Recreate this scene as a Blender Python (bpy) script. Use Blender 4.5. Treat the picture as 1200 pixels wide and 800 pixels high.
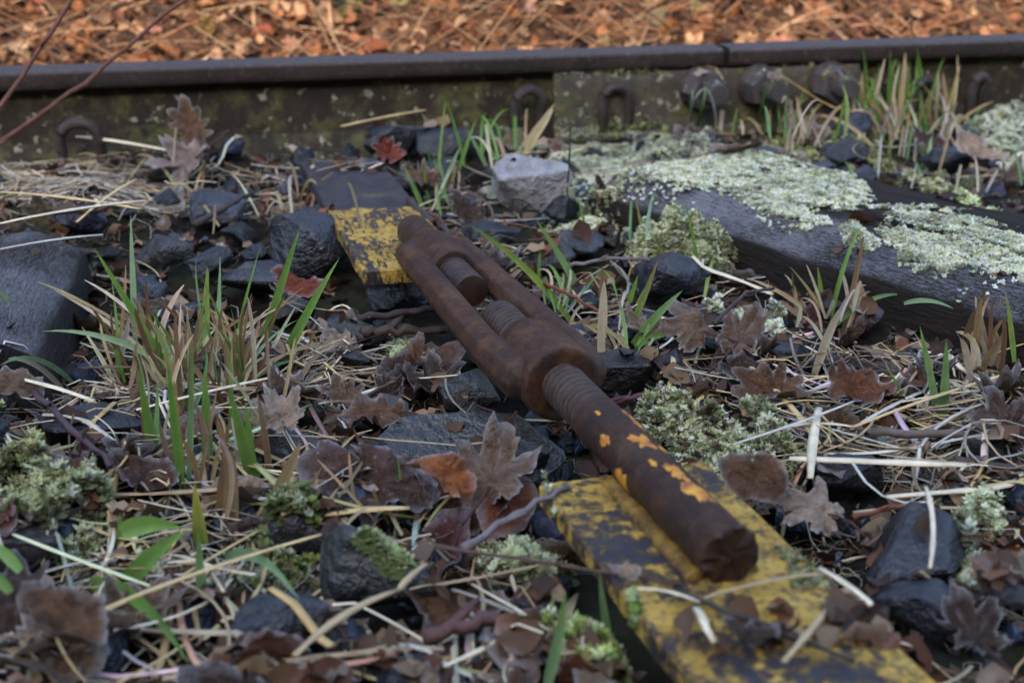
import bpy, bmesh, math, random
import numpy as np
from mathutils import Vector, Matrix, Euler, noise
from mathutils.bvhtree import BVHTree
random.seed(7); RNG = np.random.default_rng(7)
for o in list(bpy.data.objects): bpy.data.objects.remove(o)
S = bpy.context.scene
COL = S.collection
R = math.radians

# ------------------------------------------------------------------ camera
FPX, PITCH, CAMH = 1648.0, R(19.6), 0.385
cam = bpy.data.cameras.new('camera'); camo = bpy.data.objects.new('camera', cam); COL.objects.link(camo)
camo.location = (0, 0, CAMH); camo.rotation_euler = (R(90) - PITCH, 0, 0)
cam.sensor_fit = 'HORIZONTAL'; cam.sensor_width = 36; cam.lens = 36 * FPX / 1200
cam.clip_start = 0.02; cam.clip_end = 1000
cam.dof.use_dof = True; cam.dof.focus_distance = 1.0; cam.dof.aperture_fstop = 8.5
S.camera = camo

def ray(x, y):
    a = (x - 600) / FPX; b = -(y - 400) / FPX
    return Vector((a, math.cos(PITCH) + b * math.sin(PITCH), -math.sin(PITCH) + b * math.cos(PITCH)))
def at(x, y, z=0.0):                     # point of the plane at height z seen at (x, y) of the photograph
    d = ray(x, y); t = (z - CAMH) / d.z
    return Vector((0, 0, CAMH)) + d * t
def aty(x, y, Y):                        # the same for an upright plane at distance Y
    d = ray(x, y); t = Y / d.y
    return Vector((0, 0, CAMH)) + d * t
def proj(p):
    q = Vector(p) - Vector((0, 0, CAMH))
    dep = q.y * math.cos(PITCH) - q.z * math.sin(PITCH)
    up = q.y * math.sin(PITCH) + q.z * math.cos(PITCH)
    if dep < .01: return (-9999, -9999, dep)
    return (600 + FPX * q.x / dep, 400 - FPX * up / dep, dep)

# ------------------------------------------------------------------ world, sun, exposure
SUN_EL, SUN_AZ = R(29), R(189)           # the sun stands low behind the camera, over the bank added there as shade
W = bpy.data.worlds.new('World'); S.world = W; W.use_nodes = True
nt = W.node_tree; bg = nt.nodes['Background']
sk = nt.nodes.new('ShaderNodeTexSky'); sk.sky_type = 'NISHITA'; sk.sun_disc = False
sk.ozone_density = .5; sk.dust_density = 2.0; sk.sun_elevation = SUN_EL; sk.sun_rotation = SUN_AZ
nt.links.new(sk.outputs[0], bg.inputs[0]); bg.inputs[1].default_value = 0.15
sl = bpy.data.lights.new('sun', 'SUN'); sl.energy = 2.0; sl.angle = R(0.5); sl.color = (1, .80, .58)
so = bpy.data.objects.new('sun', sl); COL.objects.link(so)
to_sun = Vector((math.sin(SUN_AZ) * math.cos(SUN_EL), math.cos(SUN_AZ) * math.cos(SUN_EL), math.sin(SUN_EL)))
so.rotation_euler = to_sun.to_track_quat('Z', 'Y').to_euler(); so.location = to_sun * 20
S.view_settings.view_transform = 'Standard'; S.view_settings.look = 'None'
S.view_settings.exposure = 2.4; S.view_settings.gamma = 1
S.render.engine = 'CYCLES'

# ------------------------------------------------------------------ material helpers
class N:
    def __init__(s, name):
        s.m = bpy.data.materials.new(name); s.m.use_nodes = True
        s.t = s.m.node_tree; s.b = s.t.nodes['Principled BSDF']
    def n(s, typ, **kw):
        k = s.t.nodes.new(typ)
        for a, v in kw.items():
            if a.startswith('i_'):
                key = a[2:]; key = int(key) if key.isdigit() else key.replace('_', ' ')
                s.put(k, key, v)
            else: setattr(k, a, v)
        return k
    def put(s, k, key, v):
        if isinstance(v, bpy.types.NodeSocket): s.t.links.new(v, k.inputs[key])
        elif isinstance(v, bpy.types.Node): s.t.links.new(v.outputs[0], k.inputs[key])
        else: k.inputs[key].default_value = v
    def noise(s, scale, detail=4, rough=.55, vec=None, dist=0):
        k = s.n('ShaderNodeTexNoise', i_Scale=scale, i_Detail=detail, i_Roughness=rough, i_Distortion=dist)
        if vec is not None: s.put(k, 'Vector', vec)
        return k.outputs['Fac']
    def ramp(s, fac, *stops):
        k = s.n('ShaderNodeValToRGB'); s.put(k, 0, fac); e = k.color_ramp.elements
        while len(e) < len(stops): e.new(.5)
        for q, (p, c) in zip(e, stops):
            q.position = p; q.color = (c, c, c, 1) if isinstance(c, (int, float)) else (*c, 1)
        return k.outputs[0]
    def mix(s, f, a, b, mode='MIX'):
        k = s.n('ShaderNodeMix', data_type='RGBA', blend_type=mode)
        s.put(k, 0, f)
        for key, v in ((6, a), (7, b)):
            if isinstance(v, tuple): v = (*v, 1) if len(v) == 3 else v
            s.put(k, key, v)
        return k.outputs[2]
    def math(s, op, a, b=0.0, c=0.0):
        k = s.n('ShaderNodeMath', operation=op); s.put(k, 0, a); s.put(k, 1, b); s.put(k, 2, c); k.use_clamp = False
        return k.outputs[0]
    def mapping(s, vec, scale=(1, 1, 1), rot=(0, 0, 0), loc=(0, 0, 0)):
        k = s.n('ShaderNodeMapping'); s.put(k, 'Vector', vec)
        k.inputs['Scale'].default_value = scale; k.inputs['Rotation'].default_value = rot; k.inputs['Location'].default_value = loc
        return k.outputs[0]
    def obj(s): return s.n('ShaderNodeTexCoord').outputs['Object']
    def pos(s): return s.n('ShaderNodeNewGeometry').outputs['Position']
    def up(s):
        x = s.n('ShaderNodeSeparateXYZ'); s.put(x, 0, s.n('ShaderNodeNewGeometry').outputs['Normal']); return x.outputs[2]
    def bump(s, h, strength=.5, dist=.002):
        k = s.n('ShaderNodeBump'); s.put(k, 'Height', h); k.inputs['Strength'].default_value = strength; k.inputs['Distance'].default_value = dist
        s.t.links.new(k.outputs[0], s.b.inputs['Normal'])
    def out(s, col=None, rough=None, spec=None, metal=None):
        for key, v in (('Base Color', col), ('Roughness', rough), ('Specular IOR Level', spec), ('Metallic', metal)):
            if v is None: continue
            if isinstance(v, tuple) and len(v) == 3: v = (*v, 1)
            s.put(s.b, key, v)
        return s.m
M = {}
# soil under everything
k = N('soil'); p = k.pos()
c = k.ramp(k.noise(60, 6, .7, p), (.3, (.004, .0035, .003)), (.5, (.013, .010, .008)), (.7, (.048, .036, .027)))
c = k.mix(k.ramp(k.noise(9, 3, .5, p), (.45, 0.), (.65, .6)), c, (.06, .065, .035))
k.bump(k.noise(180, 5, .7, p), 1, .006); M['soil'] = k.out(c, .95, .1)
# soil hidden under old leaf litter on the banks
k = N('litter_soil'); p = k.pos()
vo = k.n('ShaderNodeTexVoronoi', i_Scale=38.0); k.put(vo, 'Vector', p)
c = k.ramp(vo.outputs['Color'], (.0, (.030, .017, .011)), (.45, (.075, .036, .020)), (.8, (.13, .065, .036)), (1., (.19, .11, .065)))
c = k.mix(k.ramp(k.noise(7, 5, .6, p), (.4, 0.), (.7, .8)), c, (.035, .022, .014))
k.bump(k.math('ADD', vo.outputs['Distance'], k.noise(80, 4, .7, p)), 1, .02); M['litter_soil'] = k.out(c, .95, .1)
# rusty forged iron
def rust(name, dark, mid, hi, paint=None):
    k = N(name); p = k.pos()
    n1 = k.noise(42, 7, .72, p); n2 = k.noise(140, 5, .7, p); n3 = k.noise(600, 3, .6, p)
    c = k.ramp(n1, (.36, dark), (.50, mid), (.62, hi))
    og = k.ramp(k.noise(75, 6, .75, k.mapping(p, loc=(1, 5, 3))), (.56, 0.), (.66, .6)); c = k.mix(og, c, (hi[0] * 1.5, hi[1] * 1.35, hi[2] * 1.0))
    c = k.mix(k.ramp(n2, (.40, 0.), (.65, .55)), c, (dark[0]*.8, dark[1]*.75, dark[2]*.8))
    c = k.mix(k.ramp(n3, (.60, 0.), (.72, .5)), c, (hi[0]*1.35, hi[1]*1.4, hi[2]*1.5))
    g = k.ramp(k.noise(17, 4, .6, k.mapping(p, loc=(3, 1, 2))), (.58, 0.), (.72, .45))
    c = k.mix(g, c, (.062, .058, .032))
    if paint:
        f = k.ramp(k.noise(*paint, .45, k.mapping(p, loc=(.35, .1, .4))), (.60, 0.), (.63, 1.))
        c = k.mix(f, c, k.mix(k.noise(90, 3, .5, p), (.42, .15, .02), (.62, .36, .03)))
    pit = k.n('ShaderNodeTexVoronoi', i_Scale=210.0); k.put(pit, 'Vector', k.mix(.03, p, k.n('ShaderNodeTexNoise', i_Scale=60.0).outputs['Color']))
    pt = k.n('ShaderNodeNewGeometry').outputs['Pointiness']
    c = k.mix(k.math('MULTIPLY', k.ramp(pt, (.53, 0.), (.62, .7)), n2), c, (hi[0] * 1.6 + .02, hi[1] * 1.9 + .02, hi[2] * 2.2 + .03))
    h = k.math('ADD', k.math('MULTIPLY', n2, 1.0), k.math('ADD', k.math('MULTIPLY', n3, .5), k.math('MULTIPLY', k.ramp(pit.outputs['Distance'], (.05, 0.), (.45, 1.)), .5)))
    k.bump(h, .7, .0018)
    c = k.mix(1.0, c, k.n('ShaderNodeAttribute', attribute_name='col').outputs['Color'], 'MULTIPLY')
    return k.out(c, k.ramp(n2, (.3, .30), (.7, .54)), .34)
M['rust'] = rust('forged_rust', (.012, .0050, .003), (.040, .0150, .0055), (.085, .034, .011))
M['rust_rod'] = rust('rod_rust', (.011, .0050, .0035), (.033, .0130, .0060), (.070, .028, .011))
M['weld'] = rust('weld_metal', (.06, .028, .012), (.22, .12, .018), (.36, .22, .03))
# thread steel; groove shade is painted in through the point colour
M['thread'] = rust('thread_rust', (.026, .018, .016), (.045, .029, .023), (.07, .045, .034))
# chipped yellow paint on flat steel (two plates; the far one is bare dark steel at its rail end)
def paint_mat(name, scale, lo, hi, bare_from=None):
    k = N(name); p = k.pos(); o = k.obj()
    v = k.mapping(o, scale=scale)
    big = k.noise(16, 6, .62, v, .3); fine = k.noise(110, 4, .65, v)
    f = k.math('ADD', k.math('MULTIPLY', big, .58), k.math('MULTIPLY', fine, .42))
    if bare_from is not None:
        x = k.n('ShaderNodeSeparateXYZ'); k.put(x, 0, o)
        mr = k.n('ShaderNodeMapRange'); k.put(mr, 0, k.math('ADD', x.outputs[0], k.math('MULTIPLY', fine, .05)))
        mr.inputs[1].default_value = bare_from - .035; mr.inputs[2].default_value = bare_from
        mr.inputs[3].default_value = 0; mr.inputs[4].default_value = .30
        f = k.math('SUBTRACT', f, mr.outputs[0])
    mask = k.ramp(f, (lo, 0.), (hi, 1.))
    yel = k.ramp(k.noise(45, 5, .6, p), (.3, (.19, .105, .018)), (.5, (.36, .22, .032)), (.7, (.42, .29, .07)))
    yel = k.mix(k.ramp(k.noise(230, 3, .6, p), (.48, 0.), (.64, .85)), yel, (.09, .066, .035))
    steel = k.ramp(k.noise(55, 5, .65, p), (.35, (.013, .013, .018)), (.55, (.028, .026, .031)), (.70, (.05, .035, .026)))
    mos = k.ramp(k.noise(21, 5, .7, k.mapping(p, loc=(5, 2, 1))), (.57, 0.), (.70, .75))
    rim = k.ramp(f, (lo - .03, 0.), (lo + .005, .6), (hi + .01, 0.))
    c = k.mix(mask, steel, yel); c = k.mix(rim, c, (.055, .032, .016)); c = k.mix(mos, c, (.085, .078, .042))
    h = k.math('ADD', k.math('MULTIPLY', mask, .8), k.math('MULTIPLY', fine, .5))
    k.bump(h, .8, .0013)
    return k.out(c, k.mix(mask, (.55,)*3, (.65,)*3), .25)
M['plate_near'] = paint_mat('yellow_paint_near', (1, 1, 1), .455, .515)
M['plate_far'] = paint_mat('yellow_paint_far', (.8, 2.6, 1), .47, .50, bare_from=.262)
# rail steel
k = N('rail_steel'); p = k.pos()
n1 = k.noise(14, 6, .65, p); n2 = k.noise(170, 4, .7, p)
c = k.ramp(n1, (.3, (.016, .012, .011)), (.55, (.030, .022, .020)), (.75, (.048, .035, .030)))
c = k.mix(k.ramp(n2, (.55, 0.), (.72, .7)), c, (.10, .085, .078))
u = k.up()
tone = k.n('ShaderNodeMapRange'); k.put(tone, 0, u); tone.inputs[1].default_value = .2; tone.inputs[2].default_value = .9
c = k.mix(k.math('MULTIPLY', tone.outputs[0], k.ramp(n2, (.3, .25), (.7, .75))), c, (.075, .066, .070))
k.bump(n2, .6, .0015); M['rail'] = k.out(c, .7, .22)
# rail web with lichen: same steel, lichen spots with their own shape
def lichen(name, base):
    k = N(name); p = k.pos()
    n1 = k.noise(22, 6, .7, p); n2 = k.noise(150, 4, .7, p)
    c = k.ramp(n1, (.3, tuple(.6*v for v in base)), (.55, base), (.75, tuple(1.6*v for v in base)))
    f = k.ramp(k.noise(26, 5, .75, k.mapping(p, loc=(2, 7, 1))), (.47, 0.), (.64, .75))
    c = k.mix(f, c, k.mix(n2, (.05, .052, .012), (.13, .13, .05)))
    f2 = k.ramp(k.noise(70, 3, .5, k.mapping(p, loc=(8, 7, 1))), (.62, 0.), (.70, .7))
    c = k.mix(f2, c, (.30, .31, .24)); k.bump(k.math('ADD', n2, f), .7, .002)
    return k.out(c, .8, .3)
M['web'] = lichen('rail_web_lichen', (.022, .016, .012)); M['fish'] = lichen('fishplate_lichen', (.05, .042, .034))
M['bolt'] = rust('bolt_rust', (.024, .019, .019), (.045, .034, .032), (.07, .054, .048))
# sleeper timber with hoar frost lying in the grain
def timber(name, frost_lo, frost_hi, col, rough=.85, spec=.15):
    k = N(name); o = k.obj()
    g = k.noise(26, 7, .7, k.mapping(o, scale=(.9, 14, 6))); g2 = k.noise(90, 4, .7, k.mapping(o, scale=(1.2, 9, 4)))
    c = k.ramp(g, (.3, tuple(.45*v for v in col)), (.5, col), (.72, tuple(2.0*v for v in col)))
    sp = k.noise(420, 3, .7, o); bl = k.noise(11, 4, .6, o)
    up = k.n('ShaderNodeMapRange'); k.put(up, 0, k.up()); up.inputs[1].default_value = .5; up.inputs[2].default_value = .93
    f = k.math('ADD', k.math('MULTIPLY', sp, .28), k.math('ADD', k.math('MULTIPLY', bl, .30), k.math('MULTIPLY', g2, .42)))
    # frost thins out away from the worn front edge (object y = distance from that edge)
    x = k.n('ShaderNodeSeparateXYZ'); k.put(x, 0, o)
    ed = k.n('ShaderNodeMapRange'); k.put(ed, 0, x.outputs[1]); ed.inputs[1].default_value = .055; ed.inputs[2].default_value = .10
    ed.inputs[3].default_value = 0; ed.inputs[4].default_value = .17 if frost_hi < .61 else .05
    f = k.math('SUBTRACT', f, ed.outputs[0])
    m = k.math('MULTIPLY', k.ramp(f, (frost_lo, 0.), (frost_hi, 1.)), up.outputs[0])
    c = k.mix(k.math('MULTIPLY', m, .8), c, (.27, .27, .30))
    k.bump(k.math('ADD', g, k.math('MULTIPLY', g2, .6)), 1, .006)
    return k.out(c, k.mix(m, (rough,) * 3, (.8,) * 3), spec)
M['wood_r'] = timber('dark_timber', .445, .585, (.016, .011, .008), .6, .16); M['wood_l'] = timber('frosted_timber', .44, .64, (.013, .012, .012), .45, .28)
# clutter: colour of the piece = object colour x point colour
def clutter(name, rough, spec, nscale, amp, bump, frost=None, translucent=0):
    k = N(name); o = k.obj()
    oc = k.n('ShaderNodeObjectInfo').outputs['Color']; ac = k.n('ShaderNodeAttribute', attribute_name='col').outputs['Color']
    c = k.mix(1.0, oc, ac, 'MULTIPLY')
    n = k.noise(nscale, 5, .65, o)
    c = k.mix(1.0, c, k.ramp(n, (.25, 1 - amp), (.75, 1 + amp)), 'MULTIPLY')
    if frost:
        at_ = k.n('ShaderNodeAttribute', attribute_name='frost').outputs['Fac']
        fn = k.noise(nscale * 3.5, 4, .7, o)
        f = k.math('ADD', k.math('MULTIPLY', k.math('MULTIPLY', at_, frost[0]), k.ramp(k.noise(nscale * .7, 3, .6, k.mapping(o, loc=(4, 2, 7))), (.36, .30), (.60, 1.))), k.ramp(fn, (frost[1], 0.), (frost[1] + .16, frost[2])))
        f = k.math('MINIMUM', f, .9)
        c = k.mix(f, c, frost[3])
    if bump: k.bump(n, *bump)
    if translucent:
        tr = k.n('ShaderNodeBsdfTranslucent'); k.put(tr, 0, c); ms = k.n('ShaderNodeMixShader'); ms.inputs[0].default_value = translucent
        k.out(c, rough, spec)
        k.t.links.new(k.b.outputs[0], ms.inputs[1]); k.t.links.new(tr.outputs[0], ms.inputs[2])
        k.t.links.new(ms.outputs[0], k.t.nodes['Material Output'].inputs[0]); return k.m
    return k.out(c, rough, spec)
M['stone'] = clutter('ballast_rock', .40, .5, 3.2, .8, (.45, .05), frost=(0, .60, .16, (.16, .17, .21)))
M['leaf'] = clutter('dead_leaf', .65, .25, 5, .6, (.6, .03), frost=(.75, .60, .45, (.44, .44, .46)), translucent=.12)
M['straw'] = clutter('dead_straw', .75, .25, 60, .3, None)
M['blade'] = clutter('grass_leaf', .5, .4, 90, .22, None, translucent=.25)
M['moss'] = clutter('frosted_moss', .8, .2, 40, .2, None, translucent=.2)
M['twig'] = clutter('twig_bark', .65, .35, 90, .4, (.5, .001))
M['sunleaf'] = clutter('bank_litter', .75, .2, 6, .4, (.5, .03), translucent=.15)

# ------------------------------------------------------------------ mesh and object helpers
def mesh(name, v, f, m, col=None, frost=None, smooth=True):
    me = bpy.data.meshes.new(name)
    me.from_pydata([tuple(q) for q in v], [], [tuple(int(i) for i in q) for q in f]); me.update()
    if m: me.materials.append(m)
    n = len(me.vertices)
    a = me.color_attributes.new('col', 'FLOAT_COLOR', 'POINT')
    c = np.ones((n, 4), 'f')
    if col is not None: c[:, :3] = np.asarray(col, 'f')
    a.data.foreach_set('color', c.ravel())
    if frost is not None:
        b = me.attributes.new('frost', 'FLOAT', 'POINT'); b.data.foreach_set('value', np.asarray(frost, 'f'))
    if smooth: me.polygons.foreach_set('use_smooth', [True] * len(me.polygons))
    return me
def obj(name, me, parent=None, loc=(0, 0, 0), rot=(0, 0, 0), scale=None, color=None):
    o = bpy.data.objects.new(name, me); COL.objects.link(o); o.parent = parent
    o.location = loc; o.rotation_euler = rot
    if scale is not None: o.scale = (scale,) * 3 if isinstance(scale, (int, float)) else scale
    if color is not None: o.color = (*color[:3], 1)
    return o
def tag(o, label=None, cat=None, group=None, kind=None):
    for key, v in (('label', label), ('category', cat), ('group', group), ('kind', kind)):
        if v: o[key] = v
    return o
class MB:                                # collects pieces into one mesh
    def __init__(s): s.v = []; s.f = []; s.c = []; s.n = 0
    def add(s, v, f, c=(1, 1, 1)):
        v = np.asarray(v, 'f'); s.v.append(v); s.f += [tuple(i + s.n for i in q) for q in f]
        c = np.asarray(c, 'f'); s.c.append(np.broadcast_to(c, (len(v), 3)) if c.ndim == 1 else c); s.n += len(v)
    def build(s, name, m, smooth=True, frost=None): return mesh(name, np.concatenate(s.v), s.f, m, np.concatenate(s.c), frost, smooth)
def tube(pts, rads, sides=6, flat=1.0, cap=True):
    pts = [Vector(p) for p in pts]; v = []; f = []
    for i, p in enumerate(pts):
        t = (pts[min(i + 1, len(pts) - 1)] - pts[max(i - 1, 0)]).normalized()
        ref = Vector((0, 0, 1)) if abs(t.z) < .92 else Vector((0, 1, 0))
        s_ = t.cross(ref).normalized(); u_ = s_.cross(t)
        r = rads[i] if hasattr(rads, '__len__') else rads
        for k_ in range(sides):
            a = 2 * math.pi * k_ / sides
            v.append(p + s_ * (r * math.cos(a)) + u_ * (r * flat * math.sin(a)))
    for i in range(len(pts) - 1):
        for k_ in range(sides):
            a = i * sides + k_; b = i * sides + (k_ + 1) % sides
            f.append((a, b, b + sides, a + sides))
    if cap: f.append(tuple(range(sides - 1, -1, -1))); f.append(tuple((len(pts) - 1) * sides + k_ for k_ in range(sides)))
    return v, f
def bez(a, b, c, n):
    a, b, c = Vector(a), Vector(b), Vector(c)
    return [a * (1 - t) ** 2 + b * (2 * t * (1 - t)) + c * t * t for t in (i / (n - 1) for i in range(n))]

# ------------------------------------------------------------------ the rail's line and the ground
P0, P1 = at(0, 85, .13), at(1200, 46, .13)
U = Vector((P1.x - P0.x, P1.y - P0.y, 0)).normalized(); NV = Vector((-U.y, U.x, 0))
def rs(p): d = Vector((p[0] - P0.x, p[1] - P0.y, 0)); return d.dot(U), d.dot(NV)      # along, beyond
def sm(a, b, x): t = min(1, max(0, (x - a) / (b - a))); return t * t * (3 - 2 * t)
def gz(x, y):
    s, r = rs((x, y))
    z = 0.0
    if r > .10: # litter covered side of the cutting
        z += .10 * sm(.10, .9, r) + 5.2 * sm(.25, 9.5, r) * min(1, .35 + .65 * sm(.2, 2.5, r))
        z += (.05 * noise.noise((x * 1.7, y * 1.7, 8)) + .25 * noise.noise((x * .45, y * .45, 6)) * sm(1.5, 5, r)) * sm(.2, 1., r)
    if r < -2.3: z += 3.05 * sm(-2.2, -5.0, r) + .22 * noise.noise((x * .5, y * .5, 0)) * sm(-2.6, -4.5, r) + .10 * noise.noise((x * 1.9, y * 1.9, 5)) * sm(-2.6, -4.5, r)  # unseen bank behind the camera, added to keep sun off the foreground
    if -3 < r < 6:
        z += .020 * noise.noise((x * 5, y * 5, 1)) + .009 * noise.noise((x * 19, y * 19, 2)) + .004 * noise.noise((x * 60, y * 60, 3))
        if r < .1: # litter banked up against the rail and behind the left sleeper, moss bank at the right sleeper's end
            z += .035 * math.exp(-((x + .47) / .24) ** 2 - ((y - 1.40) / .14) ** 2)
            z += .022 * math.exp(-((x - .20) / .16) ** 2 - ((y - 1.66) / .12) ** 2)
            z += .015 * sm(-.18, -.02, r)
            z += .040 * math.exp(-((x + .40) / .12) ** 2 - ((y - .80) / .07) ** 2)
    return z
xs = np.unique(np.round(np.concatenate([[-220, -120, -60, -30, -15, -9], np.arange(-6, -1.2, .3), np.arange(-1.2, 1.5, .014), np.arange(1.5, 6.1, .3), [9, 15, 30, 60, 120, 220]]), 4))
ys = np.unique(np.round(np.concatenate([[-220, -120, -60, -30, -15], np.arange(-9, .3, .3), np.arange(.3, 3.2, .014), np.arange(3.2, 12, .15), [12.5, 15, 30, 60, 120, 220]]), 4))
gv = [(x, y, gz(x, y)) for y in ys for x in xs]; nx = len(xs)
gf = [(j * nx + i, j * nx + i + 1, (j + 1) * nx + i + 1, (j + 1) * nx + i) for j in range(len(ys) - 1) for i in range(nx - 1)]
gme = mesh('ground', gv, gf, M['soil']); gme.materials.append(M['litter_soil'])
gme.polygons.foreach_set('material_index', [1 if (rs(gv[q[0]])[1] > .16 or rs(gv[q[0]])[1] < -2.6) else 0 for q in gf])
ground = tag(obj('ground', gme), kind='structure')

# ------------------------------------------------------------------ rails, fishplate, bolts, clips
JOINT = (at(838, 52, .13) - P0).dot(U)
HEAD = [(.0005, .116), (.000, .1255), (.0012, .1278), (.0040, .1294), (.012, .1305), (.048, .1305), (.054, .129), (.0575, .124), (.058, .113), (.055, .108), (.040, .101)]
WEB = [(.040, .101), (.0365, .094), (.036, .040), (.045, .022), (.085, .012), (.085, -.004), (-.027, -.004), (-.027, .012), (.013, .022), (.022, .040), (.0215, .094), (.018, .101)]
HEAD2 = [(.018, .101), (.003, .108), (.0015, .1105), (.0005, .116)]
prof = HEAD + WEB[1:] + HEAD2[1:-1]
def rail(s0, s1):
    n = max(2, int(abs(s1 - s0) / .04)); v = []; f = []; m = len(prof)
    for i in range(n + 1):
        s = s0 + (s1 - s0) * i / n
        for (r, z) in prof:
            w = .0006 * noise.noise((s * 9, r * 60, z * 60))
            q = P0 + U * s + NV * (r + w); v.append((q.x, q.y, z + w))
    for i in range(n):
        for k_ in range(m):
            a = i * m + k_; b = i * m + (k_ + 1) % m
            f.append((a, b, b + m, a + m))
    f.append(tuple(range(m))); f.append(tuple(n * m + k_ for k_ in range(m - 1, -1, -1)))
    me = mesh('rail', v, f, M['rail'], smooth=False); me.materials.append(M['web'])
    lo = len(HEAD) - 1; hi = lo + len(WEB) - 1
    idx = np.zeros(len(f), int)
    for i in range(n):
        for k_ in range(m):
            if lo <= k_ < hi: idx[i * m + k_] = 1
    me.polygons.foreach_set('material_index', idx)
    sm_ = np.zeros(len(f), bool); sm_[:n * m] = True; me.polygons.foreach_set('use_smooth', sm_)
    me.set_sharp_from_angle(angle=R(24))
    return me
tag(obj('rail', rail(-8, JOINT - .004)), 'long rusty brown rail running left from the open joint gap', 'rail', 'rail lengths meeting at the joint')
tag(obj('rail', rail(JOINT + .005, 8)), 'shorter visible rail right of the joint gap behind grass', 'rail', 'rail lengths meeting at the joint')
def boxpts(s0, s1, pr):                  # a profile run along the rail
    n = max(2, int((s1 - s0) / .02)); v = []; f = []; m = len(pr)
    for i in range(n + 1):
        s = s0 + (s1 - s0) * i / n
        for (r, z) in pr:
            w = .0008 * noise.noise((s * 25, r * 80, z * 40)); q = P0 + U * s + NV * (r + w); v.append((q.x, q.y, z))
    for i in range(n):
        for k_ in range(m): a = i * m + k_; b = i * m + (k_ + 1) % m; f.append((a, b, b + m, a + m))
    f.append(tuple(range(m))); f.append(tuple(n * m + k_ for k_ in range(m - 1, -1, -1)))
    return v, f
sA = (aty(650, 110, P0.y + .15) - P0).dot(U); sB = (aty(1017, 90, P0.y + .22) - P0).dot(U)
v, f = boxpts(sA, sB, [(.0205, .0985), (.008, .1035), (.0045, .100), (.003, .092), (.003, .045), (.000, .030), (-.012, .020), (.010, .020), (.0205, .042)])
fish = tag(obj('fishplate', mesh('fishplate', v, f, M['fish'], smooth=False)), 'mottled lichen spotted fishplate bolted across the rail joint', 'fishplate')
def boltmesh(kind):
    mb = MB()
    if kind == 'nut':
        segs = 6; rr = [(0, .0245), (.001, .0255), (.026, .0255), (.028, .0235)]
    else: segs = 20; rr = [(.029, .0150), (.052, .0145), (.056, .012)]
    v = []; f = []
    for (d, r) in rr:
        for k_ in range(segs): a = 2 * math.pi * k_ / segs + .3; v.append((r * math.cos(a), -d, r * math.sin(a)))
    for i in range(len(rr) - 1):
        for k_ in range(segs): a = i * segs + k_; b = i * segs + (k_ + 1) % segs; f.append((a, b, b + segs, a + segs))
    f.append(tuple((len(rr) - 1) * segs + k_ for k_ in range(segs)))
    return mesh(kind, v, f, M['bolt'], smooth=False)
nutm, stubm = boltmesh('nut'), boltmesh('bolt_end')
wv, wf = tube([(0, 0, 0), (0, -.004, 0)], .0285, 20); washm = mesh('washer', wv, wf, M['bolt'])
ang = math.atan2(U.y, U.x)
for i, (px, py, tilt) in enumerate([(815, 100, .2), (884, 97, .55), (966, 94, .9)]):
    q = aty(px, py, (P0 + U * ((px - 0) / 1200 * 1.36)).y)
    s = (q - P0).dot(U); b = P0 + U * s + NV * .0028; b.z = q.z - .002
    n_ = obj('track_bolt', washm, fish, b, (0, 0, ang + .12))
    obj('nut', nutm, n_, (0, -.004, 0), (0, tilt, 0)); obj('bolt_end', stubm, n_, (0, -.004, 0))
# spring clips: bent round bars standing in front of the rail
def clip(px, py, wpx, hpx, label, turn=0.0, off=-.02):
    Y = (P0 + U * (px / 1200 * 1.36)).y + off
    c0 = aty(px, py, Y); sc = proj(c0)[2] / FPX; rad = wpx * .5 * sc - .006; top = c0.z
    pts = []
    zc = top - rad - .007
    for q in [(-rad * 1.0, -.05), (-rad, -.012)]: pts.append((q[0], 0, zc + q[1]))
    for a in np.linspace(180, 0, 13): pts.append((rad * math.cos(R(a)), .004 * math.cos(R(a)), zc + rad * math.sin(R(a))))
    for q in [(rad * 1.0, -.014), (rad * .9, -.05)]: pts.append((q[0], .012, zc + q[1]))
    v, f = tube(pts, .0068, 10)
    o = obj('rail_clip', mesh('rail_clip', v, f, M['bolt']), None, (c0.x, c0.y, 0), (0, 0, ang + turn))
    tag(o, label, 'rail clip', 'arched spring clips along the rail foot')
clip(90, 137, 55, 40, 'arched iron rail clip half buried in straw at the left end of the rail', -.2, -.03)
clip(620, 99, 45, 40, 'arched iron rail clip just left of the fishplate end')
clip(723, 95, 42, 42, 'arched iron rail clip standing in front of the fishplate', -.25)
clip(1150, 84, 30, 30, 'small arched rail clip right of the tall green tuft')
clip(1085, 88, 34, 30, 'arched rail clip half hidden behind the tall green grass tuft')

# ------------------------------------------------------------------ tie bar: turnbuckle frame, two threaded rods, two plates
ZR = .069
A0 = at(484, 270, ZR); A1 = at(856, 652, ZR)
AX = (A1 - A0).normalized(); LAT = Vector((-AX.y, AX.x, 0)).normalized()     # LAT points to the right of the picture
if LAT.x < 0: LAT = -LAT
def sp(px, py): return (at(px, py, ZR) - A0).dot(AX)
LTOT = (A1 - A0).length
tie = bpy.data.objects.new('tie_bar', None); COL.objects.link(tie); tie.location = (A0 + A1) / 2; tie.location.z = .03
tag(tie, 'rusty turnbuckle with threaded rods welded to two yellow painted steel plates', 'turnbuckle')
TI = Matrix.Translation(-tie.location)
def under_tie(name, me, mat_=None, loc=None): o = obj(name, me, tie); o.matrix_local = TI @ (mat_ or Matrix.Identity(4)); return o
BAS = Matrix(((AX.x, LAT.x, 0, A0.x), (AX.y, LAT.y, 0, A0.y), (0, 0, 1, ZR), (0, 0, 0, 1)))
if BAS.determinant() < 0: print('left handed basis')
s_b0, s_b1 = sp(506, 292), sp(527, 317)
s_f0, s_f1 = sp(612, 408), sp(654, 452)
print('frame', s_b0, s_b1, s_f0, s_f1, LTOT)
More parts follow.
